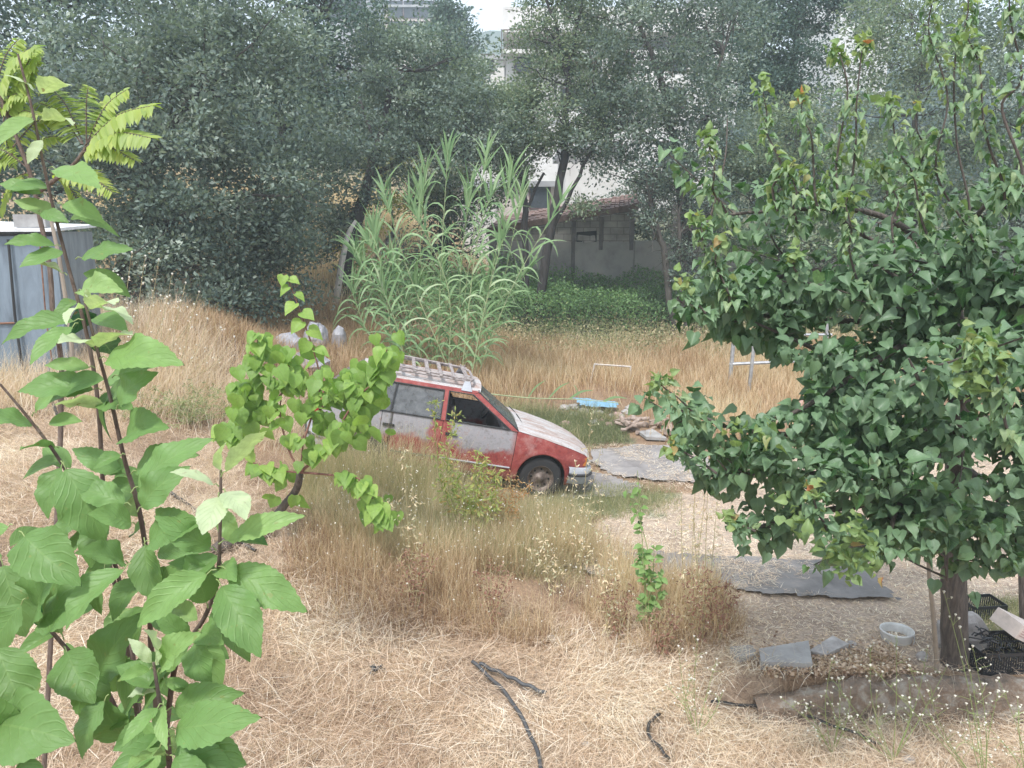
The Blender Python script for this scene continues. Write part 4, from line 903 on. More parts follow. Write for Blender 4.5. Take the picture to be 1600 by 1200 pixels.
# wheels
def wheel(x, y, s):
    prof = [(-.08, .18), (-.09, .24), (-.08, .285), (-.05, .30), (0, .303), (.05, .30), (.08, .285), (.09, .24), (.08, .18)]
    n = 36; a = np.arange(n + 1) * 2 * np.pi / n
    V_ = np.stack([np.stack([x + r * np.cos(a), np.full(n + 1, y + o_), .30 + r * np.sin(a)], 1) for o_, r in prof]); v, f = grid(V_)
    q = Geo(); q.add(v, f); 
    for k in range(n):
        for o_ in (-.035, .02): 
            aa = a[k]; q.tube([(x + .300 * math.cos(aa), y + o_, .30 + .300 * math.sin(aa)), (x + .306 * math.cos(aa + .06), y + o_ + .03, .30 + .306 * math.sin(aa + .06))], .008, 4)
    ty = obj('wheel', q, TY, car, smooth=True)
    prof = [(.07, .19), (.085, .178), (.045, .168), (.015, .15), (.03, .10), (.045, .055), (.075, .04), (.08, .0)]
    V_ = np.stack([np.stack([x + r * np.cos(a), np.full(n + 1, y + s * o_), .30 + r * np.sin(a)], 1) for o_, r in prof]); v, f = grid(V_)
    q = Geo(); q.add(v, f)
    rim = obj('rim', q, RIM, ty, smooth=True)
    for k in range(8):
        q = Geo(); aa = k * math.pi / 4; cx, cz = x + .122 * math.cos(aa), .30 + .122 * math.sin(aa); q.tube([(cx, y + s * .020, cz), (cx, y + s * .0335, cz)], .015, 8)
        obj('vent_hole', q, M['void'], rim)  # solid disc, the hole's shade is put into its black colour
    q = Geo(); bb = np.linspace(0, math.pi, 15); rows = [np.stack([x + .345 * np.cos(bb), np.full(15, y + o_), .30 + .345 * np.sin(bb)], 1) for o_ in (-s * .12, s * .02)]
    v, f = grid(np.stack(rows)); q.add(v, f); obj('wheel_arch_liner', q, INT, car)
for x in (1.225, -1.225):
    for s in (-1, 1): wheel(x, s * .68, s)
# roof rack
RKM = rough_mat('rusty_grey_rack', [(.3, (.12, .09, .08)), (.5, (.30, .26, .25)), (.75, (.48, .44, .42))], 18)
rack = Geo()
for s in (-1, 1): rack.tube([(.06, s * .50, 1.425), (-1.25, s * .50, 1.425)], .016, 6)
rack.tube([(.06, -.5, 1.425), (.12, -.3, 1.425), (.12, .3, 1.425), (.06, .5, 1.425)], .018, 6)
RK = obj('roof_rack', rack, RKM, car)
for k, x in enumerate(np.linspace(.02, -1.25, 8)):
    q = Geo(); q.box((x - .022, -.52, 1.44 + .004 * (k % 2)), (x + .022, .52, 1.457 + .004 * (k % 2)), jit=.006); obj('slat', q, RKM, RK)
for s in (-1, 1):
    q = Geo(); q.tube([(.08, s * .47, 1.44), (-1.28, s * .46, 1.48)], .014, 6); obj('upper_rail', q, RKM, RK)
for x in (.02, -1.0):
    for s in (-1, 1):
        q = Geo(); q.add([(x - .075, s * .625, 1.312), (x + .075, s * .625, 1.312), (x + .03, s * .50, 1.44), (x - .03, s * .50, 1.44), (x - .075, s * .60, 1.312), (x + .075, s * .60, 1.312), (x + .03, s * .475, 1.44), (x - .03, s * .475, 1.44)],
                         [[0,1,2,3],[7,6,5,4],[0,4,5,1],[1,5,6,2],[2,6,7,3],[3,7,4,0]]); obj('rack_foot', q, BUMP, RK)
        for xx_ in (x - .03, x + .03):
            q = Geo(); q.tube([(xx_, s * .47, 1.46), (xx_, s * .465, 1.48)], .01, 5); obj('rack_post', q, RKM, RK)

# ------------------------------------------------------------------ foreground & middle vegetation
def smooth_path(pts, n):
    p = np.array(pts, float); k = len(p); t = np.linspace(0, k - 1, n)
    # Catmull-Rom
    out = []
    for tt in t:
        i = min(int(tt), k - 2); u = tt - i; p0 = p[max(i - 1, 0)]; p1 = p[i]; p2 = p[i + 1]; p3 = p[min(i + 2, k - 1)]
        out.append(.5 * ((2 * p1) + (-p0 + p2) * u + (2 * p0 - 5 * p1 + 4 * p2 - p3) * u ** 2 + (-p0 + 3 * p1 - 3 * p2 + p3) * u ** 3))
    return np.array(out)
def leafset(kind, prof, rows, cols, nvar=6, fold=(.1, .5), curl=(.0, .5), wave=.05):
    L = []
    for k in range(nvar): L.append(leaf_template(rows, prof, R.uniform(*fold), R.uniform(*curl), cols, wave * R.random()))
    return L
CROWN_GAP = None; CROWN_LOW = -99
def put_leaves(G_, LS, P, Xd, Zd, S, rnd):
    if CROWN_GAP is not None:
        vy = P[:, 1] * ca - (P[:, 2] - CAMZ) * sa; px = 800 + F * P[:, 0] / vy; py = 600 - F * (P[:, 1] * sa + (P[:, 2] - CAMZ) * ca) / vy
        k_ = ~inpoly(CROWN_GAP, px, py) & (P[:, 2] > CROWN_LOW + .25 * vnoise(P[:, 0] * 3, P[:, 1] * 3, 7)) & (vnoise(P[:, 0] * 3.4 + P[:, 1] * 1.3, P[:, 2] * 4.2 + P[:, 1] * 1.9, 78) > .27); P, Xd, Zd, S, rnd = P[k_], Xd[k_], Zd[k_], S[k_], rnd[k_]
    idx = R.integers(0, len(LS), len(P))
    for k, (v, f, uv) in enumerate(LS):
        m_ = idx == k
        if m_.any(): scatter(G_, v, f, P[m_], Xd[m_], Zd[m_], S[m_], rnd[m_], uv)

# ---- apricot tree (right)
tb = np.array(G(1490, 1040)); TY0 = tb[1]
root = thing('apricot_tree', 'large dark green apricot tree with heart shaped leaves filling the right side', 'tree', tuple(tb))
gt = Geo()
trunk = smooth_path([tb - [0, 0, .3], W(1492, 1040, TY0), W(1490, 900, TY0), W(1492, 780, TY0), W(1500, 640, TY0 - .05), W(1500, 540, TY0 - .1), W(1490, 460, TY0)], 26)
gt.tube(trunk, np.interp(np.linspace(0, 1, 26), [0, .25, .5, .8, 1], [.135, .105, .09, .06, .035]), 14, wob=.07)
obj('trunk', gt, M['aprbark'], root, smooth=True)
AL = leafset('apricot', HEART, 6, 5, 12, (.05, .9), (-.1, .9), .10)
AC = leafset('curled', HEART, 5, 3, 4, (.5, 1.1), (.5, 1.1), .0)
CROWN_GAP = np.array([(1128,530),(1190,545),(1215,560),(1270,575),(1262,620),(1200,650),(1150,640),(1110,590)], float); CROWN_LOW = 1.25   # the open gap in the crown, and its lower limit
gb = Geo(); gl = Geo(); gy_ = Geo()
def leafy_branch(path, r0, r1, n, size, spread, gl_, LS, young=0.0, droop=.5, start=.0, tone=.45, upright=False, tipn=0, nmat=None):
    k = max(8, int(len(path) * 5)); p = smooth_path(path, k); gb.tube(p, np.linspace(r0, r1, k), 6)
    T = nrm(np.gradient(p, axis=0)); u = start + (1 - start) * R.random(n) ** (.85 if not upright else 1); 
    ii = np.clip((u * (k - 1)), 0, k - 1.001); i0 = ii.astype(int); fr = (ii - i0)[:, None]; base = p[i0] * (1 - fr) + p[i0 + 1] * fr; t_ = T[i0]
    out = rdir(n); out = nrm(out - t_ * np.sum(out * t_, 1, keepdims=True)); 
    pet = out * spread * R.random((n, 1)) ** .7; pos = base + pet + [0, 0, 0]
    Xd = nrm(out * .8 + t_ * .35 + rdir(n) * .35 + [0, -.15, -droop]); Zd = nrm(rdir(n) * .55 + [0, -.35, .9]) if not upright else nrm(t_ + rdir(n) * .4 + [0, -.3, .3])
    put_leaves(gl_, LS, pos, Xd, Zd, size * R.uniform(.4, 1.2, n) * (1 - .35 * u if upright else 1), cl(R.normal(tone, .18, n) + young * u))
def A_(*q): return np.array([W(a, b, c_) for a, b, c_ in q])
T0 = TY0
limbs = [
 ((1497,560,T0-.1),(1400,510,T0-.3),(1280,500,T0-.5),(1160,490,T0-.7),(1085,480,T0-.8)),
 ((1497,600,T0),(1400,580,T0-.5),(1310,560,T0-.8),(1240,530,T0-1),(1170,500,T0-1)),
 ((1495,650,T0),(1400,680,T0-.6),(1260,680,T0-.9),(1150,670,T0-1.1),(1060,640,T0-1.2)),
 ((1494,700,T0),(1400,740,T0-.7),(1290,740,T0-1),(1180,740,T0-1.1),(1110,745,T0-1.1)),
 ((1494,740,T0),(1380,780,T0-.8),(1280,800,T0-1.1),(1200,820,T0-1.2),(1150,830,T0-1.2)),
 ((1494,760,T0),(1420,800,T0-.8),(1360,830,T0-1.1),(1340,860,T0-1.2)),
 ((1496,760,T0),(1500,800,T0-.9),(1480,860,T0-1.2),(1480,910,T0-1.2)),
 ((1496,720,T0),(1560,780,T0-.8),(1590,850,T0-1),(1600,890,T0-1.1)),
 ((1496,680,T0),(1450,720,T0-1.1),(1400,800,T0-1.5),(1390,860,T0-1.6)),
 ((1496,620,T0),(1560,620,T0-.9),(1600,700,T0-1.3),(1620,780,T0-1.4)),
 ((1500,560,T0),(1420,540,T0-.9),(1330,590,T0-1.3),(1250,640,T0-1.4),(1190,660,T0-1.4)),
 ((1500,540,T0),(1450,460,T0-.3),(1380,390,T0-.4),(1310,340,T0-.5),(1270,300,T0-.5)),
 ((1500,520,T0),(1420,430,T0-.5),(1300,420,T0-.7),(1180,440,T0-.8),(1100,450,T0-.8)),
 ((1495,480,T0),(1440,380,T0-.2),(1350,330,T0-.3),(1200,330,T0-.5),(1110,340,T0-.6)),
 ((1490,460,T0),(1500,380,T0-.3),(1540,320,T0-.6),(1580,280,T0-.7)),
 ((1500,540,T0),(1580,480,T0-.3),(1640,400,T0-.4),(1680,330,T0-.4)),
 ((1500,520,T0),(1460,480,T0-.7),(1410,440,T0-1.1),(1380,420,T0-1.2)),
 ((1500,560,T0),(1560,520,T0-.8),(1600,480,T0-1.2),(1640,430,T0-1.3)),
 ((1500,600,T0),(1480,640,T0-1.1),(1450,620,T0-1.6),(1420,560,T0-1.7)),
 ((1500,640,T0),(1400,640,T0+.7),(1300,600,T0+1),(1250,560,T0+1.1)),
 ((1500,600,T0),(1600,560,T0+.7),(1680,520,T0+.9),(1740,480,T0+1)),
 ((1500,640,T0),(1440,700,T0+.7),(1380,720,T0+1),(1320,700,T0+1.1)),
 ((1500,650,T0),(1620,660,T0+.1),(1740,650,T0+.1),(1820,600,T0)),
 ((1500,500,T0),(1440,400,T0+.5),(1400,340,T0+.8),(1380,280,T0+.9)),
]
for L in limbs:
    path = A_(*L); leafy_branch(path, .035, .006, 85 if L[-1][1] < 350 else 135, .088, .20, gl, AL, .0, .45, .22, R.uniform(.32, .55))
    pp = smooth_path(path, 16)
    for i in R.choice(np.arange(4, 16), 4, replace=False):
        e = pp[i] + R.normal(0, 1, 3) * [.32, .28, .22] + [0, 0, -.03]
        mid = (pp[i] + e) / 2 + R.normal(0, .04, 3); leafy_branch(np.array([pp[i], mid, e]), .009, .003, 40, .088, .10, gl, AL, .05, .4, .1, R.uniform(.3, .6))
shoots = [((1135,350,4.9),(1120,280,4.8),(1103,212,4.75)), ((1215,330,4.9),(1205,230,4.9),(1190,135,4.9)), ((1280,330,5),(1268,240,5),(1255,150,5)), ((1320,320,5.1),(1335,200,5.1),(1352,60,5.1)),
 ((1316,330,5.1),(1312,200,5.1),(1308,80,5.1)), ((1450,370,5),(1420,260,4.9),(1388,158,4.8)), ((1455,350,5.1),(1440,250,5.1),(1432,175,5.1)), ((1510,420,5.2),(1508,250,5.2),(1505,60,5.2),(1500,-60,5.2)),
 ((1570,330,4.6),(1545,200,4.6),(1512,60,4.6)), ((1600,300,4.2),(1590,150,4.2),(1580,-40,4.2)), ((1250,360,4.9),(1240,310,4.8),(1240,258,4.8)), ((1530,420,5),(1480,300,5),(1470,120,5),(1465,-20,5)),
 ((1640,320,4.4),(1630,160,4.4),(1620,-40,4.4)), ((1110,430,4.7),(1100,380,4.6),(1090,345,4.6)), ((1110,500,4.6),(1085,470,4.6),(1068,440,4.6)), ((1140,470,4.6),(1125,420,4.6),(1122,380,4.55)),
 ((1120,660,4.4),(1070,630,4.35),(1030,590,4.3)), ((1120,740,4.4),(1075,710,4.4),(1050,700,4.4)), ((1180,830,4.3),(1155,825,4.3),(1142,815,4.3)), ((1290,830,4.0),(1275,800,3.9),(1270,770,3.9)), ((1250,440,4.8),(1240,415,4.7),(1243,400,4.7)),
 ((1350,480,4.9),(1330,380,4.8),(1325,310,4.8)), ((1540,620,3.8),(1530,560,3.7),(1520,530,3.7)), ((1590,700,3.8),(1560,600,3.7),(1550,560,3.7)), ((1400,420,5),(1395,330,5),(1370,260,5))]
for i, L in enumerate(shoots):
    path = smooth_path(A_(*L), 6); ln = np.linalg.norm(path[-1] - path[0]); path[1:-1] += R.normal(0, .035 * min(1, ln), (4, 3)); tall = ln > .35
    leafy_branch(path, .009, .003, int((30 + 66 * ln) * (1.8 if L[-1][0] > 1420 and L[-1][1] < 200 else 1.3)), .060, .05, gl, AC if tall else AL, .12, .55, .0, .78 if tall else .55, True)
    tip = path[-1]; n = 14; put_leaves(gy_, AL, tip + R.normal(0, .03, (n, 3)), nrm(rdir(n) + [0, 0, .3]), rdir(n) + [0, -.4, .8], np.full(n, .05), cl(R.normal(.45 + .12 * (i % 4), .15, n)))
for px, py, Y_ in ((1265, 810, 4.0), (1340, 840, 4.0), (1310, 860, 4.1), (1250, 780, 4.1), (1340, 880, 4.1), (1170, 680, 4.2), (1190, 700, 4.2), (1540, 560, 3.7), (1520, 580, 3.7)):
    n = 34; c0 = np.array(W(px, py, Y_)); put_leaves(gy_, AL, c0 + R.normal(0, .06, (n, 3)), nrm(rdir(n) + [0, -.2, -.3]), rdir(n) + [0, -.5, .8], R.uniform(.03, .07, n), cl(R.normal(.32, .25, n)))
n = 5600
cen = np.array([W(a, b, c_) for a, b, c_ in ((1350,620,4.7),(1400,700,4.6),(1300,720,4.5),(1500,740,4.5),(1550,560,4.8),(1440,800,4.5),(1420,560,5.2),(1600,680,4.6),(1500,430,5.2),(1190,690,4.6),(1560,830,4.8),(1290,520,4.8),(1330,470,5),(1170,460,4.8),(1660,600,5))])
rr = np.array([(.55,.5,.3),(.6,.6,.35),(.55,.4,.22),(.5,.5,.35),(.5,.6,.5),(.5,.4,.25),(.6,.5,.4),(.5,.5,.5),(.6,.5,.4),(.35,.3,.2),(.45,.4,.2),(.4,.4,.3),(.5,.4,.3),(.3,.3,.16),(.5,.6,.6)])
k = R.integers(0, len(cen), n); P = cen[k] + rdir(n) * rr[k] * (R.random((n, 1)) ** .5)
P = P[vnoise(P[:, 0] * 4, P[:, 2] * 4 + P[:, 1] * 2, 77) > .40]; n = len(P)
put_leaves(gl, AL, P, nrm(rdir(n) * .9 + [0, -.1, -.45]), nrm(rdir(n) * .5 + [0, -.35, .9]), R.uniform(.045, .1, n), cl(R.normal(.38, .22, n)))
obj('branch', gb, M['aprbark'], root, smooth=True); obj('crown', gl, M['apricot'], root, smooth=True); o = obj('young_leaves', gy_, M['young'], root, smooth=True)
o['label'] = 'reddish yellow young leaves'
CROWN_GAP = None
# stake and post
q = Geo(); sb = np.array(G(1466, 1052)); q.tube(smooth_path([sb - [0, 0, .1], W(1464, 1050, sb[1]), W(1460, 980, sb[1]), W(1452, 900, sb[1]), W(1450, 830, sb[1])], 14), np.linspace(.022, .016, 14), 8, wob=.1)
tag(obj('wooden_stake', q, M['greytwig']), 'thin crooked wooden stake standing just left of the apricot trunk', 'stake')
q = Geo(); pb = np.array(G(1602, 1000)); q.tube([pb - [0, 0, .1], W(1600, 990, pb[1]), W(1596, 880, pb[1]), W(1590, 760, pb[1])], [.035, .034, .032, .03], 8, wob=.1)
tag(obj('wooden_post', q, M['aprbark']), 'brown wooden post at the right edge of the picture', 'post')

# ---- lime green sapling
lb_ = np.array(G(412, 838)); LY = lb_[1]
root = thing('lime_green_sapling', 'young tree with bright lime green heart shaped leaves and reddish branches left of the car', 'sapling', tuple(lb_))
gb = Geo(); gl = Geo(); Ly = LY - .25
LL = leafset('lime', HEART, 8, 5, 6, (.05, .45), (.1, .6), .08)
q = Geo(); q.tube(smooth_path([lb_ - [0, 0, .15], W(415, 832, LY), W(440, 795, LY - .05), W(463, 765, LY - .1), W(469, 738, Ly)], 16), np.linspace(.055, .032, 16), 10, wob=.05); obj('trunk', q, M['aprbark'], root, smooth=True)
lim = [[(469,738,0),(450,700,0),(438,650,.05),(440,610,.1),(436,585,.1)],[(469,738,0),(500,710,-.1),(525,685,-.15),(537,655,-.2)],[(470,736,0),(473,700,-.05),(474,680,-.1)],
 [(469,738,0),(430,735,.1),(402,730,.1)],[(469,738,0),(515,742,-.1),(560,748,-.15),(580,775,-.15),(600,820,-.2)],
 [(474,690,-.1),(490,640,0),(500,590,0),(474,500,.05),(446,428,.1)],[(438,650,.05),(420,600,.1),(400,560,.15),(405,520,.15)],[(537,655,-.2),(560,620,-.2),(590,590,-.25),(605,545,-.3)],
 [(438,650,.05),(405,630,.2),(385,610,.2),(370,600,.2)],[(436,620,.1),(460,590,.1),(450,570,.1)],[(402,730,.1),(370,690,.2),(350,665,.2)],[(500,640,0),(530,610,-.1),(560,600,-.2)]]
n_l = [14, 18, 10, 22, 44, 0, 34, 24, 34, 24, 24, 28]
for L, nl in zip(lim, n_l):
    path = np.array([W(a, b, Ly + c_) for a, b, c_ in L]); k = len(path) * 5; p = smooth_path(path, k); gb.tube(p, np.linspace(.017 if L is lim[1] else .012, .004, k), 7)
    if nl:
        u = np.linspace(.35, 1, nl); i = (u * (k - 1)).astype(int); nn_ = nl
        out = nrm(rdir(nn_) * [1, .6, .5] + [0, -.3, 0]); Xd = nrm(out * .7 + [0, -.15, -.75]); Zd = nrm(out * .5 + [0, -.75, .5] + rdir(nn_) * .25)
        put_leaves(gl, LL, p[i] + out * .045, Xd, Zd, R.uniform(.09, .165, nn_), cl(R.normal(.55, .24, nn_)))
path = np.array([W(a, b, Ly + c_) for a, b, c_ in lim[5]]); p = smooth_path(path, 25)
for i in range(5, 25):
    s = 1 if i % 2 else -1; out = np.array([s * .9 + .5, -.3, -.5]); 
    put_leaves(gl, LL, p[i:i+1] + nrm(out) * .02, nrm(out[None] + R.normal(0, .2, (1, 3))), np.array([[.2, -.6, .9]]) + R.normal(0, .2, (1, 3)), np.array([.15 - .04 * (i > 20)]), cl(R.normal(.8, .12, 1)))
cc_ = np.array([W(a, b, Ly) for a, b in ((430,560),(500,580),(400,600),(550,620),(470,620),(520,610),(430,780),(590,800),(380,640),(540,590),(460,560),(500,660),(400,650))])
cc_ = np.vstack([cc_, [W(a, b, Ly - .1) for a, b in ((575,600),(580,640),(555,650),(600,580),(560,590),(565,670),(600,550))]])
n = 200; k = R.integers(0, len(cc_), n); P = cc_[k] + R.normal(0, 1, (n, 3)) * [.10, .15, .09]
put_leaves(gl, LL, P, nrm(rdir(n) * .5 + [0, -.1, -.8]), nrm(rdir(n) * .5 + [0, -.75, .45]), R.uniform(.10, .18, n), cl(R.normal(.42, .26, n)))
obj('branch', gb, M['redtwig'], root, smooth=True); obj('leaves', gl, M['lime'], root, smooth=True)

# ---- apple sapling, very near on the left
root = thing('apple_sapling', 'young apple tree with big soft green leaves in the near left foreground', 'sapling', (-.95, 1.75, float(g(-.95, 1.75))))
gb = Geo()
stems = [
 [(28,85,1.35),(50,170,1.33),(75,290,1.32),(105,410,1.32),(135,520,1.32),(152,620,1.33),(160,740,1.35),(166,860,1.42),(205,1000,1.5)],
 [(132,470,1.1),(150,540,1.1),(172,620,1.12),(195,720,1.14),(218,800,1.16),(232,900,1.2),(235,1000,1.3)],
 [(345,735,.98),(344,820,.98),(340,900,1.0),(322,960,1.03),(290,1010,1.06),(270,1060,1.1),(250,1240,1.2)],
 [(0,600,1.2),(50,660,1.2),(95,722,1.21),(150,820,1.25),(185,900,1.3),(198,1010,1.35),(215,1120,1.4)],
 [(-40,820,1.15),(0,880,1.15),(50,950,1.17),(110,1020,1.2),(170,1085,1.25),(215,1200,1.4)],
 [(240,1035,.9),(250,1100,.9),(262,1160,.92),(268,1260,1.0)]]
for i, L in enumerate(stems):
    p = smooth_path(A_(*L), 40); 
    if L[-1][1] > 990:   # carry the stem down towards the ground
        e = np.array([-.95, 1.75, float(g(-.95, 1.75)) - .1]); p = np.vstack([p, smooth_path([p[-1], p[-1] * .6 + e * .4 + [0, 0, -.2], e], 12)[1:]])
    rr_ = np.interp(np.arange(len(p)), [0, 39, len(p)], [.0018, .0048, .014]); gb.tube(p, rr_, 9)
# explicit leaves: base px, tip px, depth, width/length, youth, roll
AP = [
 # stem 1 upper
 (62,150,15,110,1.33,.30,.9,1),(60,150,100,118,1.33,.3,.9,-1),(62,190,118,175,1.3,.30,.8,-1),(70,215,40,250,1.3,.3,.8,1),(78,262,152,282,1.3,.30,.45,-1),(72,305,0,282,1.33,.34,.5,1),(90,318,160,338,1.3,.32,.5,-1),
 (95,385,10,375,1.32,.30,.35,1),(118,405,200,388,1.3,.28,.4,-1),(105,430,38,405,1.3,.36,.9,1),(122,455,170,445,1.28,.36,.6,-1),(60,330,100,345,1.3,.3,.3,-1),
 # stem 2 tip cluster
 (132,475,138,450,1.1,.28,.9,1),(135,480,95,492,1.1,.28,.8,1),(138,480,210,492,1.08,.34,.7,-1),(138,485,172,470,1.06,.4,1,-1),(130,500,0,520,1.12,.28,.25,1),(122,505,45,560,1.1,.28,.15,1),
 (148,545,100,520,1.08,.4,1,1),(150,545,195,520,1.08,.36,.9,-1),(156,560,268,562,1.06,.30,.15,-1),(175,590,262,565,1.1,.28,.45,-1),(148,575,72,568,1.12,.3,.5,1),(160,610,30,598,1.12,.34,.3,1),(182,640,220,575,1.05,.42,.05,-1),(172,640,90,625,1.12,.4,.8,1),
 (160,620,210,625,1.15,.4,.2,-1),(192,690,240,650,1.1,.38,.5,-1),(195,710,145,725,1.1,.4,.6,1),(205,740,280,700,1.08,.30,.2,-1),(200,745,115,700,1.15,.3,.35,1),
 (205,770,300,685,1.0,.30,.5,-1),(215,800,270,730,.98,.38,.4,-1),(205,790,120,760,1.1,.40,.35,1),(212,820,150,800,1.05,.40,.15,1),(225,850,305,810,1.0,.38,.2,-1),(225,840,240,940,1.1,.4,.05,-1),
 # big dark leaves
 (95,720,165,835,1.12,.42,.1,1),(100,722,60,800,1.18,.42,0,1),(92,700,30,700,1.2,.36,.4,1),(60,668,-30,640,1.2,.36,.3,1),(50,650,100,600,1.2,.35,.4,-1),(130,790,85,850,1.25,.5,.0,1),
 # stem 3 right shoot
 (345,740,350,690,.95,.3,.9,1),(345,745,420,672,.93,.22,.9,-1),(342,760,270,740,.97,.32,.7,1),(343,770,325,830,.95,.46,.75,1),(348,765,385,800,.96,.44,.7,-1),(344,790,365,845,1,.4,.5,-1),
 (338,860,255,815,.98,.34,.35,1),(342,850,470,808,.95,.22,.45,-1),(338,890,205,960,.93,.30,.3,1),(340,885,470,938,.97,.30,.35,-1),(338,905,408,1010,.95,.36,.25,-1),(345,880,360,900,1,.35,.6,-1),
 (325,950,300,870,.98,.4,.35,1),(318,965,395,960,1.03,.36,.1,-1),(310,985,345,1000,1.0,.32,.6,-1),(305,995,315,1065,.97,.55,.3,1),(300,1000,245,960,1.0,.32,.5,1),(300,1005,255,1050,1.0,.3,.4,1),(320,930,290,930,1.0,.45,.8,1),
 # mid big
 (205,880,100,975,1.0,.40,.35,1),(200,880,140,860,1.1,.4,.2,1),(228,900,165,960,1.1,.45,.1,1),(235,930,290,905,1.1,.42,.1,-1),(232,940,210,1010,1.15,.42,.1,1),(240,950,285,990,1.15,.42,.05,-1),
 (30,830,105,905,1.0,.46,.1,1),(20,820,-40,850,1.0,.46,.1,1),(0,870,40,990,1.1,.50,.0,1),(40,935,-20,1020,1.0,.4,0,1),(60,960,130,950,1.1,.45,.1,-1),(100,1000,60,900,1.15,.4,.15,1),
 (100,1010,140,1090,1.05,.5,.05,1),(60,960,75,900,1.1,.4,.2,1),(150,1070,190,980,1.1,.4,.15,-1),(170,1085,110,1180,1.0,.42,.05,1),(-10,1000,45,1120,.95,.5,.05,1),(-20,1130,90,1140,.9,.45,.05,1),(20,1150,-20,1080,.9,.45,.05,1),
 (150,1060,100,1060,1.1,.4,.2,1),(190,1120,240,1050,1.1,.45,.1,-1),(200,1160,160,1100,1.05,.5,.05,1),(30,1180,60,1230,.85,.5,.05,1),
 # stem 6 bottom
 (240,1040,205,1000,.9,.28,.7,1),(242,1045,235,985,.9,.3,.7,1),(240,1045,185,1055,.88,.28,.6,1),(246,1050,300,995,.9,.3,.4,-1),(248,1080,200,1085,.9,.36,.8,1),(252,1060,300,1080,.92,.3,.6,-1),(253,1100,195,1155,.87,.28,.5,1),(256,1095,250,1160,.88,.24,.6,1),
 (262,1110,362,1082,.9,.36,.1,-1),(262,1140,382,1135,.87,.28,.25,-1),(264,1150,380,1190,.86,.4,.15,-1),(265,1165,355,1210,.85,.45,.2,-1),(266,1180,320,1230,.84,.4,.4,-1),(262,1180,205,1190,.86,.4,.35,1),(250,1130,180,1170,.95,.5,.1,1),(255,1160,210,1230,.9,.45,.4,1),
 (150,1000,195,1080,1.15,.45,.1,1),(120,1030,160,1130,1.1,.4,.1,-1),(165,880,150,960,1.2,.45,.1,1),(170,760,235,780,1.25,.42,.15,-1),(165,800,130,880,1.25,.45,.05,1),
]
ga = Geo(); gyl = Geo(); gp = Geo()
for (bx_, by_, tx, ty_, Yd, wr, youth, roll) in AP:
    a_ = np.array(W(bx_, by_, Yd + .02)); t_ = np.array(W(tx, ty_, Yd - R.uniform(-.02, .05))); d_ = t_ - a_; L = np.linalg.norm(d_)
    st_ = a_ + d_ * .12; gp.tube([a_, a_ + d_ * .06 + [0, 0, .003], st_], [.0011, .0009, .0008], 5)
    up = nrm(np.array([[R.normal(0, .25), -.75, .75]])) if youth < .65 else nrm(np.array([[R.normal(0, .4), -.2 * roll, .9]])); Xd = nrm(d_[None])
    rows_ = 25; ww_ = wr * .72; prof = [(p0, p1 / .33 * ww_) for p0, p1 in APPLE]
    v, f, uv = leaf_template(rows_, prof, R.uniform(.1, .5), R.uniform(.05, .3), 7, .05)
    v[:, 2] += .05 * np.sin(v[:, 0] * 17 + R.random() * 6) * np.sign(v[:, 1]) * np.abs(v[:, 1]) * 2 + .12 * v[:, 0] * (1 - v[:, 0]) * 2
    v[:, 1] += .008 * np.sign(np.sin(v[:, 0] * 75)) * (np.abs(uv[:, 1]) > .9) * np.sign(v[:, 1]) + .12 * R.normal() * v[:, 0] ** 2 * .5
    v[:, 0] -= .0
    scatter(gyl if youth > .65 else ga, v, f, st_[None], Xd, up, np.array([L * .92]), np.array([np.clip(youth * .9 + R.normal(.2, .2), 0, 1)]), uv)
AX = leafset('x', [(a_, b_ * .8) for a_, b_ in APPLE], 12, 7, 8, (.1, .7), (.1, .7), .10)
for L in stems:
    p = smooth_path(A_(*L), 60); n = 14; i = R.integers(8, 60, n); sx_ = R.choice([-1, 1], n)
    X_ = nrm(np.stack([sx_ * R.uniform(.4, 1, n), R.normal(0, .7, n), R.uniform(-.7, .5, n)], 1)); put_leaves(ga, AX, p[i] + X_ * .012 + [0, .02, 0], X_, nrm(np.stack([R.normal(0, .35, n), np.full(n, -.6), np.full(n, .75)], 1)), R.uniform(.05, .085, n), cl(R.normal(.4, .3, n)))
obj('leaves', ga, M['apple'], root, smooth=True); o = obj('young_leaves', gyl, M['appleyoung'], root, smooth=True); o['label'] = 'pale downy young leaves'
gbm = Geo(); gbm.v, gbm.f, gbm.n, gbm.r, gbm.c = gb.v, gb.f, gb.n, gb.r, gb.c; gbm.m = gb.m
k0 = gb.n
gbm.v = gb.v + gp.v; gbm.f = gb.f + [q_ + k0 for q_ in gp.f]; gbm.r = gb.r + gp.r; gbm.c = gb.c + gp.c; gbm.m = gb.m + [m_ + 1 for m_ in gp.m]; gbm.n += gp.n
obj('branch', gbm, [M['appletwig'], M['greenstem']], root, smooth=True)

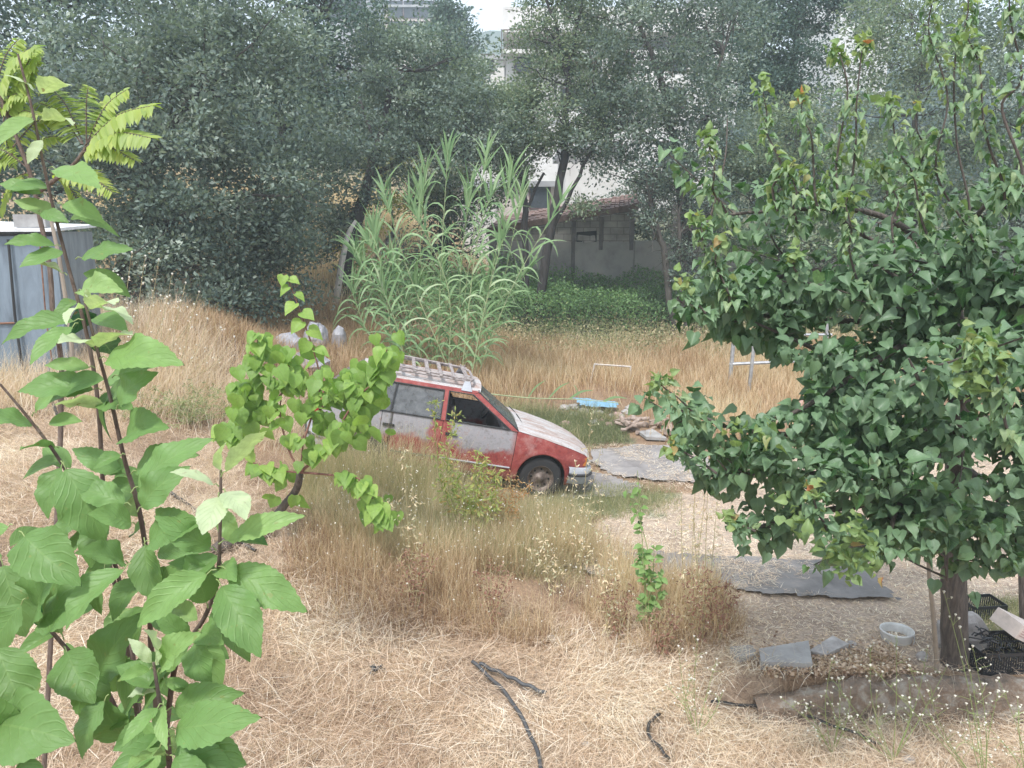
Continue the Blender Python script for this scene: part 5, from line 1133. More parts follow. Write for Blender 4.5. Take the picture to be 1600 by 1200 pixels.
# ---- tree of heaven, left
tb2 = np.array(GX(60, 4.1))
root = thing('pinnate_leaved_sapling', 'young tree with bright yellow green feathery leaves in the top left corner', 'sapling', tuple(tb2))
gb = Geo(); gl = Geo(); HY = 4.1
gb.tube(smooth_path([tb2 - [0, 0, .1], W(96, 640, HY + .1), W(84, 520, HY), W(78, 420, HY), W(62, 340, HY), W(50, 280, HY), W(20, 200, HY), W(0, 150, HY)], 24), np.linspace(.015, .009, 24), 8)
gb.tube(smooth_path([W(60, 300, HY), W(110, 262, HY), W(135, 230, HY)], 10), np.linspace(.012, .007, 10), 7)
NL = leafset('leaflet', LANCE, 4, 3, 4, (.1, .4), (.1, .5), 0)
fr_ = [((135,225),(138,135),0),((135,225),(198,140),0),((132,228),(238,165),-.1),((130,232),(235,215),-.15),((125,240),(210,250),-.1),((95,275),(175,300),-.1),((130,225),(82,140),.1),((128,225),(60,160),.1),
       ((15,190),(58,75),0),((10,190),(60,88),-.1),((5,190),(40,110),.1),((40,250),(100,215),.1),((40,260),(-30,240),0),((10,180),(-60,90),0),((5,170),(50,130),.1),((0,200),(20,260),.1),((20,230),(100,180),.15),((-10,150),(30,60),.1),
       ((40,270),(0,330),.1),((20,240),(-40,310),0),((80,270),(130,330),.15),((15,200),(60,180),-.1),((0,180),(45,150),-.1),((-5,150),(55,72),-.15)]
for (a_, b_, dz) in fr_:
    A0 = np.array(W(*a_, HY)); B0 = np.array(W(*b_, HY + dz)); mid = (A0 + B0) / 2 + [0, 0, .05]; p = smooth_path([A0, mid, B0], 26)
    gb.tube(p, np.linspace(.004, .0015, 26), 5); T = nrm(np.gradient(p, axis=0)); kk = np.arange(4, 26)
    sd_ = nrm(np.cross(T[kk], np.array([.1, -.6, .8])))
    for s in (-1, 1):
        X_ = nrm(sd_ * s + T[kk] * .35 + [0, 0, -.30] + R.normal(0, .1, (len(kk), 3))); put_leaves(gl, NL, p[kk], X_, np.tile([0, -.5, .85], (len(kk), 1)) + R.normal(0, .2, (len(kk), 3)), .085 * np.interp(kk, [4, 12, 25], [.9, 1.1, .55]) * np.linalg.norm(B0 - A0) / .33, cl(R.normal(.62, .2, len(kk))))
obj('stem', gb, M['appletwig'], root, smooth=True); obj('leaves', gl, M['pinnate'], root, smooth=True)

# ---- giant reeds
rb = np.array(GX(690, 15.6))
root = thing('giant_reed_clump', 'tall clump of giant reeds with arching pale green leaves behind the car', 'reeds', tuple(rb))
canes = [((690,560),(640,430),(600,300)),((700,560),(690,400),(700,235)),((710,560),(735,400),(760,240)),((720,560),(770,420),(800,270)),((740,560),(800,450),(880,310)),((670,560),(620,450),(575,380)),((650,550),(585,470),(560,400)),
 ((700,560),(660,430),(665,270)),((715,560),(720,420),(735,300)),((690,560),(700,450),(640,320)),((730,560),(760,470),(790,360)),((660,560),(640,480),(610,400)),((700,570),(700,500),(690,420)),((640,545),(600,440),(582,360)),((720,570),(750,500),(760,440)),((680,570),(660,510),(650,450)),
 ((705,560),(675,400),(655,300)),((735,565),(770,490),(830,420)),((725,560),(745,380),(770,300))]
canes += [tuple((a_ + dx, b_ + dy) for a_, b_ in L) for L, dx, dy in ((canes[5], -20, 20), (canes[6], -10, 50), (canes[3], 15, 30), (canes[11], -15, 45))]
for ci, L in enumerate(canes):
    Yc = 15.6 + R.uniform(-.7, .7); b0 = np.array(GX(L[0][0] + R.uniform(-25, 25), Yc)); p = smooth_path([b0, W(*L[1], Yc), W(*L[2], Yc)], 30)
    q = Geo(); q.tube(p, np.linspace(.015, .003, 30), 6); cane = obj('cane', q, M['cane'], root, smooth=True)
    gl = Geo(); T = nrm(np.gradient(p, axis=0)); up_ = np.arange(4, 30)
    nS = 7
    for j in np.concatenate([up_, up_[-6:]]):
        s = 1 if j % 2 else -1; az_ = (0 if s > 0 else np.pi) + R.normal(0, .7); el_ = R.uniform(.45, 1.0) if j < 22 else R.uniform(.9, 1.4); Ln = R.uniform(.5, .95) * np.interp(j, [4, 14, 29], [.8, 1.1, .75])
        d_ = nrm(np.array([math.cos(az_) * math.cos(el_), math.sin(az_) * .6 * math.cos(el_), math.sin(el_)]) + T[j] * .5); pts = [p[j]]; v_ = d_.copy(); dr = R.uniform(.05, .22) if j > 22 else R.uniform(.15, .75)
        for k in range(nS): pts.append(pts[-1] + v_ * Ln / nS); v_ = nrm(v_ + np.array([0, 0, -dr]))
        pts = np.array(pts); wv = np.interp(np.linspace(0, 1, nS + 1), [0, .2, .6, 1], [.014, .027, .019, .001]); tt = nrm(np.gradient(pts, axis=0)); sdv = nrm(np.cross(tt, [0, -.5, .8]) + R.normal(0, .2, 3))
        V_ = np.stack([pts - sdv * wv[:, None], pts + sdv * wv[:, None]], 1); v, f = grid(V_); gl.add(v, f, float(np.clip(R.normal(.55, .2), 0, 1)))
    obj('leaves', gl, M['reed'], cane)
# fallen reed shoot behind the bonnet
q = Geo(); p = smooth_path([W(760, 615, 12.6), W(830, 622, 12.6), W(900, 624, 12.5), W(970, 630, 12.4)], 14); q.tube(p, np.linspace(.012, .005, 14), 6)
root = thing('leaning_reed', 'single green reed lying almost level behind the bonnet of the car', 'reed', tuple(p[0])); obj('cane', q, M['cane'], root)
gl = Geo()
for j, (dx, dz) in ((4, (.3, .3)), (6, (.35, .28)), (8, (.4, .15)), (9, (-.1, .25)), (11, (.4, .05))):
    e = p[j] + np.array([dx, 0, dz]); pts = smooth_path([p[j], (p[j] + e) / 2 + [0, 0, .05], e], 7); wv = np.interp(np.linspace(0, 1, 7), [0, .3, 1], [.01, .025, .002]); V_ = np.stack([pts - [0, 0, 1] * wv[:, None], pts + [0, .3, 1] * wv[:, None]], 1); v, f = grid(V_); gl.add(v, f, .6)
obj('leaves', gl, M['reed'], root)

# ------------------------------------------------------------------ individual weeds and small saplings
def weed(name, label, base, paths, stemm, leafm=None, nleaf=20, ls=.05, prof=LANCE, r=.004, heads=0, cat='weed', group=None, spread=.02, branchy=0, tone=.5, hr=.008):
    root = thing(name, label, cat, tuple(base), group); gb = Geo(); gl = Geo(); LS = leafset('w', prof, 4, 3, 3, (.1, .4), (.1, .6), 0)
    for path in paths:
        p = smooth_path(path, 16); gb.tube(p, np.linspace(r, r * .4, 16), 5)
        for _ in range(branchy):
            i = R.integers(5, 15); d_ = nrm(R.normal(0, 1, 3) * [1, .7, .5] + [0, 0, .6]) * R.uniform(.06, .22) * (1 - i / 24); e = p[i] + d_; gb.tube(bez(p[i], e, 4, .01, .004), np.linspace(r * .5, r * .25, 4), 4, cap=False)
            if heads: gb.add(ic * hr * R.uniform(.6, 1.2) + e, icf, .5, mi=1)
            if leafm and nleaf:
                put_leaves(gl, LS, np.repeat(e[None], 2, 0) - d_ * R.random((2, 1)) * .5, rdir(2), rdir(2) + [0, -.4, .7], np.full(2, ls * .8), cl(R.normal(tone, .2, 2)))
        if leafm and nleaf:
            u = R.random(nleaf) * .85 + .12; i = (u * 15).astype(int); out = nrm(rdir(nleaf) + [0, -.2, .1]); put_leaves(gl, LS, p[i] + out * spread * R.random((nleaf, 1)), out, rdir(nleaf) * .5 + [0, -.5, .7], ls * R.uniform(.6, 1.2, nleaf) * (1.1 - .5 * u), cl(R.normal(tone, .2, nleaf)))
        if heads: gb.add(ic * hr * 1.2 + p[-1], icf, .5, mi=1)
    obj('stem', gb, [stemm, M['seedhead']], root)
    if gl.v: obj('leaves', gl, leafm, root, smooth=True)
    return root
def up(px, py, top, Y=None, lean=0):
    b = np.array(G(px, py)); return b, [b, np.array(W(px + lean * .4, (py + top) / 2, b[1])), np.array(W(px + lean, top, b[1]))]
b, P1 = up(740, 850, 700, lean=5); Y_ = b[1]
weed('bushy_weed', 'tall yellow green leafy weed growing against the front door of the car', b, [P1, [b, W(700, 760, Y_), W(712, 640, Y_)], [b, W(770, 790, Y_), W(775, 730, Y_)], [b, W(725, 780, Y_), W(690, 700, Y_)], [b, W(690, 760, Y_), W(678, 620, Y_)], [b, W(745, 780, Y_), W(758, 715, Y_)]], M['greenstem'],
     leaf_mat('yellow_green_weed_leaf', [(0, (.16, .22, .06)), (.5, (.3, .36, .1)), (.8, (.45, .38, .14)), (1, (.5, .28, .1))], trans=.35), 150, .075, branchy=26, tone=.5, spread=.10)
b, P1 = up(790, 850, 740, lean=10); Y_ = b[1]
weed('dry_weed', 'orange brown dry weed in front of the car beside the leafy weed', b, [P1, [b, W(780, 790, Y_), W(760, 750, Y_)], [b, W(805, 790, Y_), W(830, 755, Y_)], [b, W(770, 800, Y_), W(740, 770, Y_)]], M['drystem'],
     leaf_mat('orange_dry_leaf', [(0, (.3, .14, .06)), (.6, (.48, .28, .12)), (1, (.4, .38, .14))], trans=.3), 120, .055, branchy=24, spread=.09)
b, P1 = up(1010, 985, 735, lean=-14); Y_ = b[1]
weed('green_seedling_tree', 'small green fruit tree seedling standing in the dry weeds right of centre', b, [P1, [b, W(1012, 860, Y_), W(975, 755, Y_)], [b, W(1020, 900, Y_), W(1022, 850, Y_)], [b, W(1008, 900, Y_), W(1000, 865, Y_)], [b, W(1030, 930, Y_), W(1035, 900, Y_)]], M['greenstem'], M['apple'], 22, .11, prof=APPLE, r=.006, cat='seedling', tone=.75, spread=.03)
wl = [('tall dry grass stalk with drooping plume right of the green seedling', (1078, 990, 690, 12)), ('thin reddish stalk leaning left of the green seedling', (950, 1000, 760, -15)), ('slender bare stalk rising beside the pale gravel, farther right than the plumed one', (1100, 980, 705, 8)),
      ('thin stalk standing in front of the rear door of the car', (640, 900, 700, -10)), ('pale straw stalk in front of the car bumper', (905, 900, 640, 20)), ('crooked dry stalk below the front wheel of the car', (860, 930, 770, -25))]
for lab, (px, py, tp, ln) in wl:
    b, P1 = up(px, py, tp, lean=ln); Y_ = b[1]
    weed('dry_stalk', lab, b, [P1, [b, W(px - 12, (py + tp) / 2 + 30, Y_), W(px + ln - 25, tp + 80, Y_)], [b, W(px + 12, (py + tp) / 2 + 40, Y_), W(px + ln + 14, tp + 60, Y_)]], M['drystem'], M['drygrass'], 26, .05, r=.0045, heads=1, branchy=12, group='dry stalks in the foreground', tone=.8, spread=.02, hr=.006)
DK = leaf_mat('brown_dock_leaf', [(0, (.14, .06, .04)), (.5, (.26, .13, .09)), (.9, (.36, .22, .15)), (1, (.4, .38, .2))], trans=.2)
for lab, (px, py, tp, ln) in (('reddish brown dried dock plant at the right end of the dry weeds', (1095, 1010, 880, 8)), ('dark brown dried dock plant left of the green seedling', (965, 1000, 905, -5)), ('short dark brown dock plant below the green seedling', (1035, 1030, 940, 10)), ('broad brown dried weed nearest the bare yard', (1125, 1000, 900, 15)),
      ('brown dried weed left of the middle of the dry weeds', (650, 960, 850, 5)), ('brown dried weed above the grey hoses', (770, 985, 870, -5))):
    b, P1 = up(px, py, tp, lean=ln); Y_ = b[1]
    weed('dock_plant', lab, b, [P1] + [[b, W(px + dx * .5, (py + tp) / 2, Y_), W(px + dx, tp + abs(dx) * .8, Y_)] for dx in (-28, -14, 14, 30)], M['drystem'], DK, 40, .05, r=.005, branchy=10, group='dried brown weeds', tone=.45, spread=.03)
hw = [('spindly weed with white ball seed heads in front of the kerb wall', (1395, 1190, [(1300,1060),(1360,1010),(1400,990),(1420,1060),(1450,1010),(1330,1120),(1480,1040),(1370,1080)])),
      ('taller white-headed weed whose stems cross the apricot trunk', (1540, 1240, [(1475,925),(1500,980),(1450,1080),(1520,1010),(1560,1080),(1420,1040),(1510,1100),(1360,1040)])),
      ('white-headed weed at the lower right corner', (1610, 1250, [(1590,1090),(1560,1060),(1630,1080),(1540,1130),(1500,1150)])),
      ('low pale green weed tuft at the foot of the kerb wall', (1300, 1180, [(1290,1080),(1310,1060),(1260,1100),(1330,1090),(1220,1090),(1300,1030)])),
      ('wispy green weed above the black hose at the lower centre', (1090, 1150, [(1060,1010),(1090,1000),(1120,1030),(1080,1060),(1040,1070),(1130,1080)]))]
for lab, (px, py, tips) in hw:
    b = np.array(G(px, py)); Y_ = b[1]
    weed('seed_head_weed', lab, b, [[b, np.array(W((px + tx) / 2 + R.uniform(-15, 15), (py + ty_) / 2, Y_ - .05)), np.array(W(tx, ty_, Y_ - .1 + R.uniform(-.1, .1)))] for tx, ty_ in tips], M['greenstem'], None, 0, r=.0035, heads=1, branchy=9, group='white-headed weeds', hr=.011)
for lab, (px, py, tp, ln) in (('tuft of long dry stems with seed tips left of centre, highest on the bank', (215, 590, 400, 60)), ('dry seeding grass tuft just right of the shed corner', (180, 590, 430, 20)), ('spreading dry tuft on the right slope of the bank', (270, 610, 470, 60))):
    b, P1 = up(px, py, tp, lean=ln); Y_ = b[1]
    weed('dry_grass_tuft', lab, b, [[b, np.array(W(px + ln * .3 * k, (py + tp) / 2 + 6 * k, Y_)), np.array(W(px + ln * (.2 + .35 * k), tp + 14 * k * (1 if k > 1 else .4), Y_))] for k in range(-1, 5)], M['drystem'], M['straw'], 10, .05, r=.006, heads=1, branchy=5, group='dry tufts on the bank', hr=.016, cat='dry grass')
b = np.array(G(300, 660)); weed('grey_green_bush', 'low grey green wiry bush on the bank behind the apple leaves', b, [[b, b + [R.normal(0, .3), R.normal(0, .2), .18], b + [R.normal(0, .6), R.normal(0, .3), .35 + .2 * R.random()]] for _ in range(26)], M['greenstem'], M['greengrass'], 26, .06, r=.004, branchy=9, cat='bush', tone=.3, spread=.06)

# ------------------------------------------------------------------ low kerb wall, slabs and junk
x0w = G(1175, 1080)[0]
kw = Geo(); U_ = np.linspace(x0w, 7.5, 120)
prof_ = [(-.13, -.6), (-.13, -.3), (-.12, -.2), (-.11, -.1), (-.10, -.03), (-.07, .01), (-.02, .02), (.04, .015), (.045, -.2)]
rows = []
for py_, pz_ in prof_:
    nz = .6 * (fnoise(U_ * 2.2, U_ * 0 + pz_ * 5, 95) - .5) + .3 * (vnoise(U_ * 9, U_ * 0 + pz_ * 9, 96) - .5); chip = -.10 * sst(.60, .72, fnoise(U_ * 1.7, U_ * 0 + 3, 97)) * (pz_ > -.15)
    rows.append(np.stack([U_ + R.normal(0, .004, 120), WALLY + py_ + .06 * nz + R.normal(0, .006, 120), pz_ + .05 * nz + chip + R.normal(0, .005, 120) - .16 * sst(x0w + .9, x0w, U_) * (pz_ > -.25)], 1))
V_, f_ = grid(np.stack(rows)); kw.add(V_, f_)
tag(obj('kerb_wall', kw, M['concrete']), 'low crumbling half buried concrete kerb below the apricot tree', 'wall')
def drape(name, label, pxs, mat, lift, cat, group=None, cell=.05, rough=.01):
    P_ = poly_world(pxs); lo = P_.min(0) - .1; hi = P_.max(0) + .1; xs = np.arange(lo[0], hi[0], cell); ys = np.arange(lo[1], hi[1], cell)
    X_, Y_ = np.meshgrid(xs, ys); nn1 = (fnoise(X_ * 3, Y_ * 3, 81) - .5) * .12; nn2 = (fnoise(X_ * 3, Y_ * 3, 82) - .5) * .12
    wr_ = np.abs(fnoise(X_ * 2.2, Y_ * 3.1, 83) - .5) * 2
    V_ = np.stack([X_ + R.uniform(-.015, .015, X_.shape), Y_ + R.uniform(-.015, .015, X_.shape), g(X_, Y_) + lift + rough * wr_], -1); v, f = grid(V_)
    cx_ = (X_[:-1, :-1] + nn1[:-1, :-1]).ravel() + cell / 2; cy_ = (Y_[:-1, :-1] + nn2[:-1, :-1]).ravel() + cell / 2
    k_ = inpoly(P_, cx_, cy_); f = f[k_]; u_, inv = np.unique(f, return_inverse=True); q = Geo(); q.add(v[u_], inv.reshape(f.shape))
    return tag(obj(name, q, mat, smooth=True), label, cat, group)
def slab(name, label, pxs, th, mat, lift=.01, cat='slab', group=None, tilt=0):
    P_ = np.array([G(*p) for p in pxs]); o_ = P_.mean(0); q = Geo(); z = P_[:, 2] + lift
    q.prism(P_[:, :2], z.max() * np.ones(len(P_)) * .5 + z * .5 - .02, z.max() * .5 + z * .5 + th); return tag(obj(name, q, mat, origin=tuple(o_)), label, cat, group)
slab('concrete_slab', 'broken grey concrete slab tilted on top of the kerb wall', [(1185,1030),(1262,1018),(1268,1055),(1188,1050)], .07, M['slab'], .03)
slab('concrete_slab', 'small flat grey slab half hidden in straw left of the tilted slab', [(1140,1020),(1175,1016),(1185,1032),(1150,1036)], .04, M['slab'])
slab('concrete_slab', 'white edged slab poking up behind the straw heap', [(1262,1030),(1300,1006),(1325,1020),(1290,1036)], .06, M['stone'], .02)
drape('ground_sheet', 'dark grey ground cloth lying flat on the pale yard left of the apricot trunk', [(860,850),(1000,868),(1100,872),(1345,886),(1405,945),(1260,938),(1100,922),(960,905),(880,890)], M['mat'], .035, 'ground cloth', rough=.03)
drape('concrete_paving', 'large cracked grey slab of old paving right of the car bumper', [(925,705),(1000,698),(1085,700),(1135,742),(1090,756),(1010,752),(960,745),(925,728)], M['greysheet'], .02, 'paving', cell=.07, rough=.06)
drape('concrete_paving', 'narrow grey paving strip just ahead of the front wheel', [(870,738),(930,742),(1000,760),(990,776),(870,780)], M['greysheet'], .02, 'paving', cell=.07, rough=.06)
drape('blue_tarpaulin', 'small bright blue tarpaulin on the rubble behind the bonnet', [(895,633),(965,638),(968,650),(905,645)], M['blue'], .14, 'tarpaulin', rough=.05)
slab('board', 'pale board lying beyond the grey paving', [(998,680),(1020,676),(1042,692),(1010,690)], .03, M['slab'], .03, 'board')
gs = Geo(); n = 2600; PM = poly_world([(850,845),(1345,886),(1405,945),(1100,922),(880,890)]); P = sample(PM, n, .05, lambda x, y: cl(fnoise(x * 2, y * 2, 91) * 2.4 - 1.0)); n = len(P); P[:, 2] += .055
blades(gs, P, R.uniform(0, 6.28, n), R.normal(1.5, .06, n), R.uniform(.03, .12, n), R.uniform(.003, .006, n), R.normal(.0, .1, n), cl(R.normal(.7, .2, n)))
n = 2600; PM = poly_world([(880,700),(1090,700),(1120,770),(870,775)]); P = sample(PM, n, .05, lambda x, y: cl(fnoise(x * 2, y * 2, 91) * 2.4 - 1.0)); n = len(P); P[:, 2] += .055
blades(gs, P, R.uniform(0, 6.28, n), R.normal(1.5, .06, n), R.uniform(.04, .14, n), R.uniform(.004, .009, n), R.normal(.0, .1, n), cl(R.normal(.7, .2, n)))
tag(obj('loose_straw', gs, M['straw']), 'loose straw blown over the grey sheet and the paving', 'straw', kind='stuff')
# litter straw heap behind the kerb
gs = Geo(); n = 5000; P = np.c_[R.uniform(x0w + .1, 3.4, n), WALLY + .05 + np.abs(R.normal(0, .2, n)), np.zeros(n)]; P[:, 2] = g(P[:, 0], P[:, 1] + .02) + R.uniform(0, .07, n)
scatter(gs, LQ, LQF, P, rdir(n) * [1, 1, .3], rdir(n) + [0, 0, 1], R.uniform(.02, .05, n), cl(R.normal(.45, .25, n)))
tag(obj('leaf_litter', gs, M['straw']), 'curled brown leaf litter heaped behind the kerb wall', 'leaf litter', kind='stuff')
# bucket
bb = np.array(G(1400, 998)) - [0, 0, .09]; root = thing('bucket', 'white plastic bucket lying open side up in the straw left of the apricot trunk', 'bucket', tuple(bb))
prof = [(.0, .004), (.115, .004), (.128, .10), (.138, .20), (.146, .205), (.146, .222), (.138, .222), (.136, .20), (.120, .02), (.0, .02)]
a = np.arange(33) * 2 * np.pi / 32; V_ = np.stack([np.stack([bb[0] + r * np.cos(a), bb[1] + r * np.sin(a), np.full(33, bb[2] - .04 + z + 0 * a) + r * np.sin(a) * -.05], 1) for r, z in prof]); v, f = grid(V_); q = Geo(); q.add(v, f[:, ::-1]); obj('body', q, M['white'], root, smooth=True)
q = Geo(); q.tube([(bb[0] + .149 * math.cos(k), bb[1] - .149 * abs(math.sin(k)), bb[2] + .15 - .09 * math.sin(k)) for k in np.linspace(0, math.pi, 14)], .004, 5); obj('handle', q, M['galv'], root)
# boulders, crates, box
def rock(name, label, c_, r, mat, cat='stone', group=None, seed=0):
    u = np.linspace(0, 2 * np.pi, 17); v_ = np.linspace(0, np.pi, 10); U, Vv = np.meshgrid(u, v_)
    d = np.stack([np.cos(U) * np.sin(Vv), np.sin(U) * np.sin(Vv), np.cos(Vv)], -1); k = .78 + .45 * fnoise(d[..., 0] * 1.7 + seed, d[..., 1] * 1.7 + d[..., 2] * 2.3, seed); k = k + .22 * (fnoise(d[..., 0] * 5 + seed, d[..., 1] * 5 + d[..., 2] * 6, seed + 3) - .5); k[:, -1] = k[:, 0]; k[0] = k[0, 0]; k[-1] = k[-1, 0]
    V_ = d * k[..., None] * np.array(r) + [0, 0, r[2] * .45]; v, f = grid(V_); q = Geo(); q.add(v, f[:, ::-1]); o_ = obj(name, q, mat); o_.location = c_; return tag(o_, label, cat, group)
rock('boulder', 'rounded grey boulder behind the foot of the apricot trunk', np.array(G(1500, 1010)), (.24, .16, .22), M['stone'], 'boulder', seed=3)
rock('stone', 'white stone just right of the stake', np.array(G(1440, 1030)), (.05, .05, .05), M['stone'], seed=5)
for i, (px, py, s, lab) in enumerate([(865,1000,.05,'pale stone in the straw below the dry weeds'),(915,1165,.035,'light grey stone fragment near the bottom edge'),(1420,1190,.05,'grey stone at the bottom edge under the white-headed weed'),(545,860,.05,'pale stone at the left edge of the brown weeds'),(1330,1010,.05,'pale stone between bucket and slabs'),
        (515,925,.035,'small grey stone in the straw left of the brown weeds'),(1210,1015,.04,'stone beside the small flat slab')]):
    rock('stone', lab, np.array(G(px, py)), (s, s * .8, s * .6), M['stone'], seed=i + 11, group='loose stones')
def crate(label, c_, sx_, sy_, sz_, rz, ry=0):
    root = thing('plastic_crate', label, 'crate', tuple(c_), 'black crates by the apricot tree', local=True, rot=(0, ry, rz)); q = Geo(); t = .008
    q.box((-sx_, -sy_, 0), (sx_, sy_, t))
    obj('base', q, M['black'], root)
    for s in (-1, 1):
        for ax in (0, 1):
            q = Geo(); L = sx_ if ax == 0 else sy_; D = sy_ if ax == 0 else sx_; ns = int(L * 2 / .022)
            def bx(a0, a1, z0, z1):
                if ax == 0: q.box((a0, s * D - t / 2, z0), (a1, s * D + t / 2, z1))
                else: q.box((s * D - t / 2, a0 + t, z0), (s * D + t / 2, a1 - t, z1))
            bx(-L, L, sz_ - .03, sz_); bx(-L, L, t + .001, .03)
            for k in range(ns + 1):
                a0 = -L + k * (2 * L - .007) / ns; bx(a0 + (.009 if k == 0 else 0), a0 + .009, .031, sz_ - .031)
            obj('side', q, M['black'], root)
c1 = np.array(G(1575, 1085)); c1 = np.array([W(1575, 1040, 5.95)[0], 6.05, float(g(3.9, 6.1)) + .0]); crate('large black slatted crate lying at the right edge on the kerb wall', c1, .30, .18, .2, .1)
c2 = np.array([W(1550, 990, 6.7)[0], 6.9, float(g(4.1, 6.9))]); crate('small black crate standing farther back behind the boulder', c2, .17, .12, .15, .1)
q = Geo()
for _ in range(40):
    a0 = np.array([R.uniform(-.3, .3), R.uniform(-.2, .1), R.uniform(.2, .26)]); q.tube(bez(a0, a0 + R.normal(0, .12, 3) * [1, .6, .2] + [0, 0, .01], 5, .02, .01), .006, 5)
o = obj('plastic_scraps', q, M['black']); o.location = c1 + [0, 0, .0]; tag(o, 'tangle of black plastic strips and pipe scraps on the large crate', 'plastic scraps')
q = Geo(); q.box((-.2, -.13, 0), (.2, .13, .13)); bxo = obj('cardboard_box', q, plain('white_printed_cardboard', (.72, .62, .56), .8)); bxo.location = c1 + [.13, .05, .24]; bxo.rotation_euler = (rad(10), rad(28), rad(20))
tag(bxo, 'pale cardboard box with pink stripes tilted on the crate at the right edge', 'box')
for k in range(4):
    q = Geo(); q.box((-.17, -.1325 , .03 + k * .022), (.14, -.1305, .038 + k * .022)); s_ = obj('printed_stripe', q, M['rag'], bxo, origin=(0, 0, 0))
# hoses
def hose(label, pxs, r, mat, lift=.02):
    P_ = np.array([G(a, b) for a, b in pxs]); P_[:, 2] += lift + .045; p = smooth_path(P_, 40); p[:, 2] += .008 * np.sin(np.arange(40) * .7); q = Geo(); q.tube(p, r, 9); return tag(obj('hose', q, mat, smooth=True), label, 'hose', 'irrigation hoses')
hose('long grey hose curving down to the bottom edge in the centre foreground', [(738,1048),(770,1075),(800,1110),(825,1155),(842,1200),(850,1260)], .0165, M['hose'], .03)
hose('short straight piece of grey hose beside the long curved one', [(750,1050),(785,1066),(820,1082),(853,1098)], .0165, M['hose'], .03)
hose('thin black hose in front of the kerb wall', [(1110,1108),(1160,1113),(1230,1122),(1290,1142),(1350,1165),(1375,1178)], .012, M['hosedark'])
hose('small hooked end of black hose at the bottom, left of the long thin one', [(1030,1128),(1015,1140),(1013,1160),(1030,1180),(1045,1200)], .013, M['hosedark'])
hose('black hose running down the bank behind the apple leaves', [(250,765),(290,795),(330,825),(370,850),(400,872)], .018, M['hosedark'])
hose('black hose below the blue shed', [(60,560),(78,620),(95,670)], .02, M['hosedark'])
# scrap of plastic, litter
q = Geo()
q.tube(smooth_path(np.abs(R.normal(0, .035, (16, 3))) * [1, 1, .8] * np.where(R.random((16, 3)) < .5, [-1, -1, 1], 1) + [0, 0, .03], 70), .008, 5)
o = obj('plastic_scrap', q, M['hose']); o.location = G(588, 1055); tag(o, 'crumpled dark grey plastic scrap in the straw at the lower centre left', 'plastic scrap')
# log at sapling foot
q = Geo(); p = [np.array(G(330, 870)) + [0, 0, .05], np.array(G(380, 850)) + [0, 0, .08], np.array(G(430, 832)) + [0, 0, .10]]; q.tube(smooth_path(p, 10), [.04, .05, .06, .065, .07, .07, .07, .065, .06, .05], 9, wob=.15)
tag(obj('dead_branch', q, M['aprbark'], smooth=True), 'dark dead branch lying at the foot of the lime green sapling', 'branch')
# firewood pile
lc = np.array(G(1010, 672))
for i in range(16):
    q = Geo(); L = R.uniform(.25, .6); p = bez((-L / 2, 0, 0), (L / 2, 0, 0), 6, R.uniform(-.05, .05), .012); q.tube(p, np.linspace(.045, .03, 6) * R.uniform(.7, 1.2), 8, wob=.1)
    o = obj('firewood_log', q, M['wood']); o.location = lc + [R.uniform(-.45, .45), R.uniform(-.25, .25), .04 + .05 * (i % 4)]; o.rotation_euler = (R.uniform(-.2, .2), R.uniform(-.25, .25), R.uniform(0, 3.14))
    tag(o, 'crooked grey log in the firewood pile beyond the grey paving', 'log', 'logs of the firewood pile')
lc = np.array(G(1165, 668))
for i in range(6):
    q = Geo(); L = R.uniform(.3, .5); q.tube(bez((-L / 2, 0, 0), (L / 2, 0, 0), 5, 0, .008), .05, 9, wob=.06)
    o = obj('firewood_log', q, M['wood']); o.location = lc + [R.uniform(-.5, .5), R.uniform(-.15, .15), .05 + .06 * (i % 2)]; o.rotation_euler = (0, R.uniform(-.1, .1), R.uniform(-.5, .5)); tag(o, 'short brown log lying behind the left edge of the apricot leaves', 'log', 'brown logs behind the apricot tree')
for i in range(26):
    c_ = np.array(G(R.uniform(880, 990), R.uniform(632, 668))); s = R.uniform(.04, .11); rock('rubble_piece', 'pale piece of rubble strewn behind the green scrub by the bonnet', c_, (s, s, s * .6), M['stone'] if i % 3 else M['rag'], 'rubble', 'rubble pieces behind the bonnet', i + 30)
# pale junk heap behind sapling
root = None
for i, (px, py, s, lab) in enumerate([(452,552,(.34,.3,.26),'large pale grey wrapped bundle behind the lime green sapling'),(495,545,(.26,.3,.36),'tall whitish wrapped bundle behind the top shoot of the sapling'),(530,548,(.16,.14,.36),'narrow upright white bundle right of the sapling shoot'),(472,575,(.5,.3,.2),'flat pale sack in front of the wrapped bundles')]):
    rock('wrapped_bundle', lab, np.array(G(px, py)), s, plain('pale_grey_plastic_sheet', (.33, .33, .36), .5), 'bundle', 'pale bundles behind the sapling', i + 70)
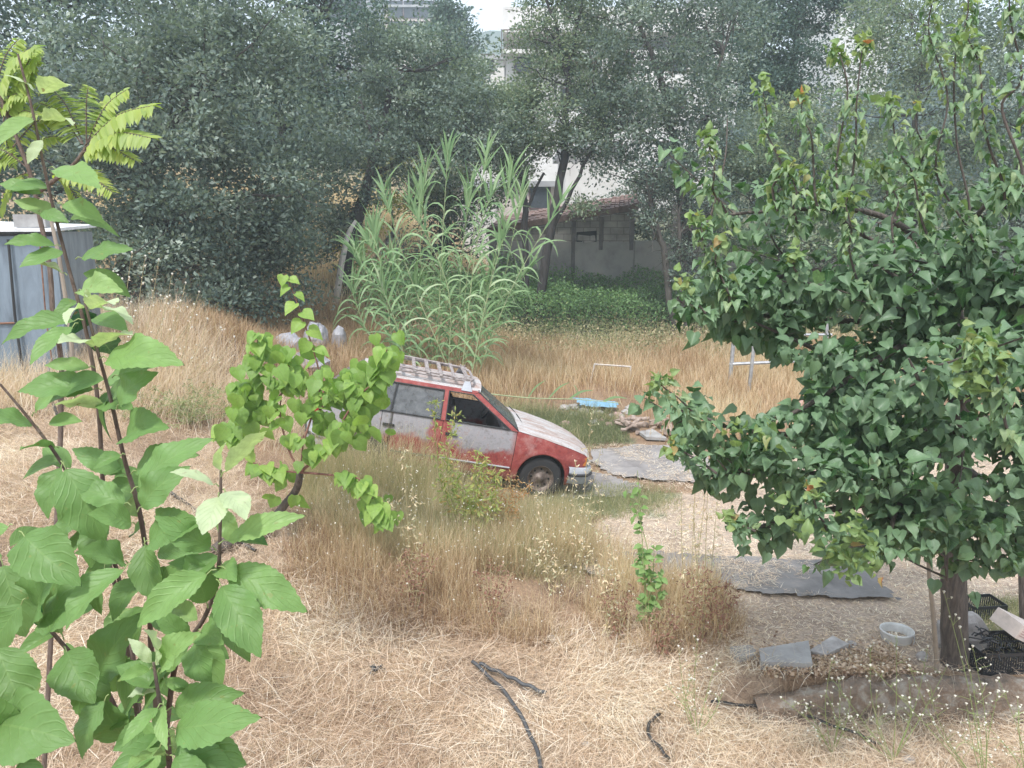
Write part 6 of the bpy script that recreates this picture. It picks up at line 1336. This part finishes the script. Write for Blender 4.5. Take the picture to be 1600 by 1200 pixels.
# pipe frame
py0 = 16.4
root = thing('pipe_frame', 'grey metal pipe frame standing in the dry grass left of the apricot foliage', 'metal frame', GX(1145, py0))
def pole(pts, r, nm='post'):
    q = Geo(); q.tube([W(*p) for p in pts], r, 8); return obj(nm, q, M['galv'], root)
bL = GX(1140, py0); 
q = Geo(); q.tube([(bL[0], bL[1], bL[2] - .1), W(1148, 514, py0)], .045, 8); obj('post', q, M['galv'], root)
q = Geo(); b2 = GX(1170, py0 - .6); q.tube([(b2[0], b2[1], b2[2] - .1), W(1180, 520, py0 - .6)], .04, 8); obj('post', q, M['galv'], root)
pole([(1140,569,py0),(1280,563,py0 - .3)], .035, 'rail'); pole([(1210,508,py0),(1290,506,py0)], .03, 'rail'); pole([(1200,523,py0 + .2),(1300,523,py0)], .03, 'rail')
b3 = GX(1290, py0 - .3); q = Geo(); q.tube([(b3[0], b3[1], b3[2] - .1), W(1292, 505, py0 - .3)], .04, 8); obj('post', q, M['galv'], root)
# white frame in grass
root = thing('wooden_trestle', 'thin bleached white frame standing in the tan grass behind the tarpaulin', 'frame', GX(955, 17))
for a_, b_, nm in (((920, 610), (929, 569), 'leg'), ((986, 606), (985, 572), 'leg'), ((928, 569), (986, 573), 'rail')):
    q = Geo(); q.tube([W(*a_, 16.6), W(*b_, 16.6)], .02, 6); obj(nm, q, M['whitewood'], root)
# bits of litter by the pipes
rock('plastic_bag', 'crumpled white and pink plastic bag behind the pipe frame', np.array(G(1255, 640)), (.22, .2, .14), M['rag'], 'plastic bag', seed=90)
# pale dead trunk beside leaning tree
q = Geo(); q.tube(smooth_path([GX(524, 19.2), W(540, 380, 19.2), W(556, 345, 19.3)], 10), np.linspace(.09, .04, 10), 8, wob=.15)
tag(obj('dead_tree', q, M['whitewood']), 'pale bare dead trunk leaning just left of the black trunk', 'dead trunk')
for o in ROOTS:
    if '_o' in o: del o['_o']

# ------------------------------------------------------------------ haze
q = Geo(); q.box((-320, -60, -1.6), (320, 320, 56))
m = bpy.data.materials.new('pale_air'); m.use_nodes = True; nt = m.node_tree; nt.nodes.clear()
pv = N(nt, 'ShaderNodeVolumePrincipled'); pv.inputs['Color'].default_value = (.80, .92, 1, 1); pv.inputs['Density'].default_value = .0026; pv.inputs['Anisotropy'].default_value = .2
om = N(nt, 'ShaderNodeOutputMaterial'); nt.links.new(pv.outputs[0], om.inputs['Volume'])
tag(obj('haze', q, m), 'pale haze in the air', 'haze', kind='stuff')
sc.cycles.volume_bounces = 1
